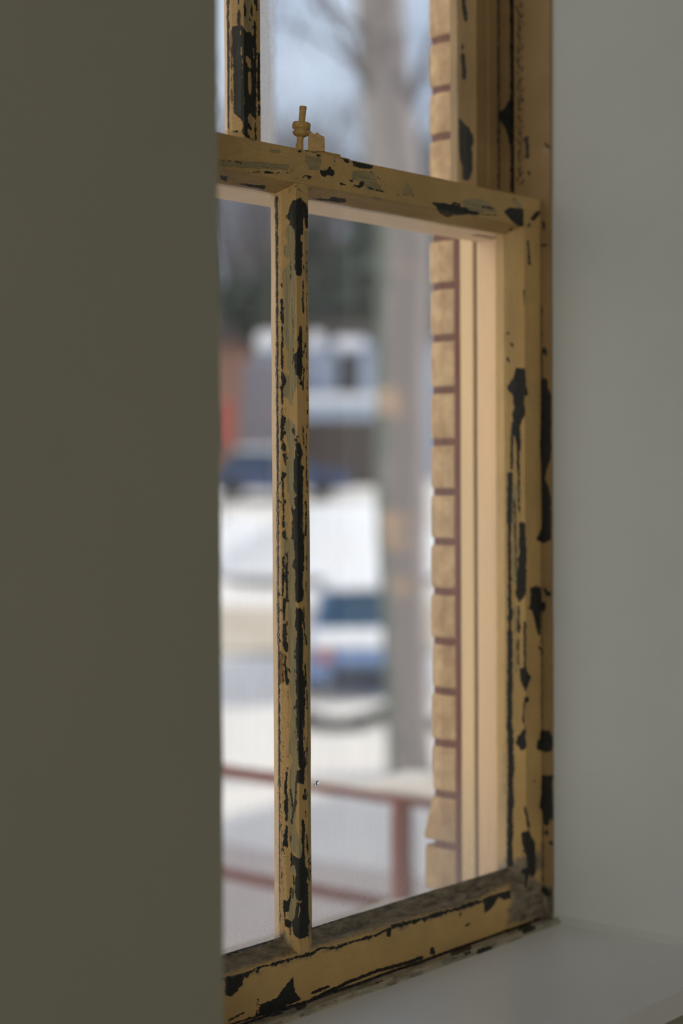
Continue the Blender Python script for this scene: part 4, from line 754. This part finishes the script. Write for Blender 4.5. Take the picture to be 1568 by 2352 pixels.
# pale house
def face_frame(px, Z):
    g = at_ground(px, Z); return g, Vector((HR[0], HR[1], 0)), Vector((HX[0], HX[1], 0))
def hbox(b, g, ex, ez, s0, s1, d0, d1, z0, z1):
    V = [g+ex*s+ez*d+Vector((0, 0, z)) for z in (z0, z1) for s, d in ((s0, d0), (s1, d0), (s1, d1), (s0, d1))]
    b.add(V, [(3, 2, 1, 0), (4, 5, 6, 7), (0, 1, 5, 4), (1, 2, 6, 5), (2, 3, 7, 6), (3, 0, 4, 7)])
g, ex, ez = face_frame(740, 60); g.z = 1.40
hs = empty('house', g); tag(hs, 'pale blue two-storey house with a snow-laden porch roof, behind the big tree', 'house')
m_px = 60/F
def S(px): return (px-740)*m_px
def Zh(py): return (1089-py)*m_px
b = MB(); hbox(b, g, ex, ez, S(585), S(1010), 0, 6, -1, Zh(775)); b.build('wall', SIDING, hs)
b = MB(); hbox(b, g, ex, ez, S(690), S(880), -2.2, -2.0, -1, Zh(960)); b.build('porch_screen', DARK_SHADE_POST, hs)  # dark sheet standing in for the shade under the porch
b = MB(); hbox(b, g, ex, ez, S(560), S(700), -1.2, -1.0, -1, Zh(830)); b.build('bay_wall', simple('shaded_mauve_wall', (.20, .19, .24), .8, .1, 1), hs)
b = MB(); b.prism([(S(690), Zh(962)), (S(880), Zh(962)), (S(872), Zh(925)), (S(698), Zh(925))], g-ez*2.4, ex, (0, 0, 1), ez, 2.4); pr = b.build('porch_roof', SIDING, hs)
b = MB(); hbox(b, g, ex, ez, S(692), S(878), -2.4, -.05, Zh(927), Zh(905)); pr = b.build('porch_roof_snow', SNOWC, hs, bevel=.12)
for (x0, x1, y0_, y1_) in ((775, 826, 900, 808), (905, 950, 900, 810), (640, 680, 900, 830)):
    b = MB(); hbox(b, g, ex, ez, S(x0), S(x1), -.08, .02, Zh(y0_), Zh(y1_)); b.build('window', WINDK, hs)
b = MB(); b.prism([(S(575), Zh(775)), (S(1020), Zh(775)), (S(980), Zh(735)), (S(620), Zh(735))], g-ez*.5, ex, (0, 0, 1), ez, 6.8); b.build('roof', ROOFM, hs)
for (x0, x1, y0_, y1_) in ((590, 652, 800, 755), (708, 745, 800, 755), (765, 845, 800, 768)):
    b = MB(); hbox(b, g, ex, ez, S(x0), S(x1), -.7, .3, Zh(y0_), Zh(y1_)); b.build('eave_snow', SNOWC, hs, bevel=.25)
# brown house at the left edge of the view
g2, ex2, ez2 = face_frame(520, 66); g2.z = 1.35
h2 = empty('house', g2); tag(h2, 'brown house half hidden at the left edge of the glass', 'house')
b = MB(); hbox(b, g2, ex2, ez2, -6, .62, 0, 6, -1, 5.0); b.build('wall', BROWNW, h2)
b = MB(); b.prism([(-6.4, 5.0), (.9, 5.0), (-2, 7.4), (-4, 7.4)], g2-ez2*.5, ex2, (0, 0, 1), ez2, 7); b.build('roof', ROOFM, h2)
b = MB(); hbox(b, g2, ex2, ez2, -.9, -.1, -.08, .02, 1, 2.6); b.build('window', WINDK, h2)
# red sign on a post, left edge
g3 = at_ground(520, 45); g3.z = 1.48-.3
sg = empty('sign', g3); tag(sg, 'red upright sign at the left edge of the glass, in front of the brown house', 'sign')
b = MB(); hbox(b, g3, ex2, ez2, -.30, .16, -.03, .03, (1089-1022)*45/F+.3, (1089-915)*45/F+.3); b.build('panel', REDS, sg, bevel=.01)
b = MB(); hbox(b, g3, ex2, ez2, -.10, -.04, .03, .09, -2.4, 1.6); b.build('post', DARK_SHADE_POST, sg)
# dark blue car by the porch, and brown hedge
def far_car(px, Z, lab):
    g = at_ground(px, Z); root = empty('car', g); tag(root, lab, 'car'); ex_ = Vector((HR[0], HR[1], 0)); ez_ = Vector((HX[0], HX[1], 0)); up = Vector((0, 0, 1))
    b = MB(); b.prism([(-2.1, .25), (2.1, .25), (2.15, .75), (1.2, .92), (-2.0, .92), (-2.15, .6)], g-ez_*.85, ex_, up, ez_, 1.7); b.build('body', BLUEC, root, bevel=.06)
    b = MB(); b.prism([(-1.8, .9), (1.1, .9), (.5, 1.42), (-1.2, 1.42)], g-ez_*.72, ex_, up, ez_, 1.44); b.build('cabin', CARG, root, bevel=.05)
    for sx in (-1.3, 1.35):
        for dz in (-.87, .67): b = MB(); b.tube([g+ex_*sx+ez_*dz+up*.3, g+ex_*sx+ez_*(dz+.2)+up*.3], .3, 14); b.build('wheel', TYRE, root)
    b = MB(); b.prism([(-1.25, 1.41), (.55, 1.41), (.4, 1.52), (-1.1, 1.52)], g-ez_*.68, ex_, up, ez_, 1.36); b.build('roof_snow', SNOWC, root, bevel=.03)
far_car(640, 54, 'dark blue car parked in front of the pale house, farthest car'); 
def hedge(px, Z, w, h, lab, mat=HEDGE):
    g = at_ground(px, Z); V = []; Fc = []; nu, nv = 24, 10
    for j in range(nv):
        th = math.pi*.5*j/(nv-1)
        for i in range(nu):
            a_ = 2*math.pi*i/nu; rr = 1+.25*mn.noise(Vector((math.cos(a_)*3, math.sin(a_)*3, th*3+px)))
            V.append((g.x+(HR[0]*math.cos(a_)*w+HX[0]*math.sin(a_)*.8)*math.cos(th)*rr, g.y+(HR[1]*math.cos(a_)*w+HX[1]*math.sin(a_)*.8)*math.cos(th)*rr, g.z-.1+h*math.sin(th)*rr))
    for j in range(nv-1):
        for i in range(nu): Fc.append((j*nu+i, j*nu+(i+1) % nu, (j+1)*nu+(i+1) % nu, (j+1)*nu+i))
    o = mesh('hedge', V, Fc, mat, smooth=False); tag(o, lab, 'hedge')
hedge(560, 58, 1.2, .8, 'low brown hedge left of the window bar, at the top of the snowy slope')

# trees behind
def bare_tree(seed, H, depth=4):
    rnd = random.Random(seed); tr = MB(); br = MB()
    def grow(p, d, L, r, k):
        n = 4; pts = [p]; q = p.copy(); dd = d.copy()
        for _ in range(n):
            dd = (dd+Vector((rnd.uniform(-.16, .16), rnd.uniform(-.16, .16), rnd.uniform(-.02, .14)))).normalized(); q = q+dd*L/n; pts.append(q)
        (tr if k == 0 else br).tube(pts, [r*(1-.5*i/n) for i in range(n+1)], 7 if k == 0 else 4, caps=False)
        if k >= depth: return
        for i in range(4 if k < 2 else 3):
            t = rnd.uniform(.35, 1.0) if k else rnd.uniform(.3, 1.0); j = min(n-1, int(t*n)); s = pts[j].lerp(pts[j+1], t*n-j)
            a_ = rnd.uniform(0, 2*math.pi); side = Vector((math.cos(a_), math.sin(a_), 0)); nd = (dd*.6+side*.75+Vector((0, 0, .25))).normalized()
            grow(s, nd, L*rnd.uniform(.5, .7), r*.52, k+1)
    grow(Vector((0, 0, -.3)), Vector((0, 0, 1)), H*.55, H*.018, 0); return tr, br
GRP = 'bare trees on the hill behind the houses'
protos = []
for k in range(4):
    tr, br = bare_tree(50+k, 21); protos.append((tr, br))
spots = [(480, 96), (535, 84), (590, 100), (640, 88), (700, 80), (735, 98), (790, 90), (840, 84), (880, 102), (930, 92), (985, 86), (1040, 98), (560, 112), (660, 118), (760, 114), (820, 120), (950, 116), (665, 92), (770, 104)]
made = {}
for i, (px, Z) in enumerate(spots):
    k = i % 4; g = at_ground(px, Z); s = random.Random(i).uniform(.72, 1.12)
    if k not in made:
        r = empty('bare_tree', (0, 0, 0)); t1 = protos[k][0].build('trunk', TWIG, r, smooth=True); t2 = protos[k][1].build('branches', TWIG, r); t2['kind'] = 'stuff'; made[k] = r
    else:
        src = made[k]; r = src.copy(); COL.objects.link(r)
        for chd in src.children: cc = chd.copy(); COL.objects.link(cc); cc.parent = r
    r.location = g; r.scale = (s, s, s); r.rotation_euler = (0, 0, i*1.3)
    tag(r, 'leafless tree among the blurred woods on the hill behind the houses', 'tree', GRP)
def evergreen(px, Z, H, w, lab, grp=None):
    g = at_ground(px, Z); root = empty('evergreen_tree', g); tag(root, lab, 'tree', grp); rnd = random.Random(px)
    b = MB(); b.tube([g+Vector((0, 0, -.3)), g+Vector((0, 0, H*.9))], [.02*H, .004*H], 7); b.build('trunk', TWIG, root)
    b = MB(); n = 16
    L = 11
    for j in range(L):
        t = j/L; z0 = H*(.06+.9*t); R_ = w*(1-t)**.8+.1*w; V = [g+Vector((0, 0, min(H, z0+H*.16)))]
        for k in range(n):
            a_ = 2*math.pi*(k+.5*(j % 2))/n; rr = R_*(1 if k % 2 else .62)*rnd.uniform(.8, 1.15); V.append(g+Vector((rr*math.cos(a_), rr*math.sin(a_), z0-rr*.12)))
        b.add(V, [(0, 1+k, 1+(k+1) % n) for k in range(n)]+[tuple(range(n, 0, -1))])
    b.build('foliage', NEEDLE, root)
EG = 'evergreens along the foot of the wooded hill'
evergreen(890, 66, 13.2, 3.6, 'broad dark evergreen seen through the upper pane beside the big trunk')
for px, Z, H, w in ((470, 82, 9.5, 3.2), (545, 78, 8, 3), (610, 80, 8.6, 3.0), (668, 76, 9.4, 3.0), (730, 82, 10.4, 3.4), (790, 78, 9.4, 3.2), (850, 80, 10.5, 3.4), (960, 84, 11, 3.4), (1010, 78, 10, 3.2)):
    evergreen(px, Z, H, w, 'dark evergreen in the blurred row behind the houses', EG)
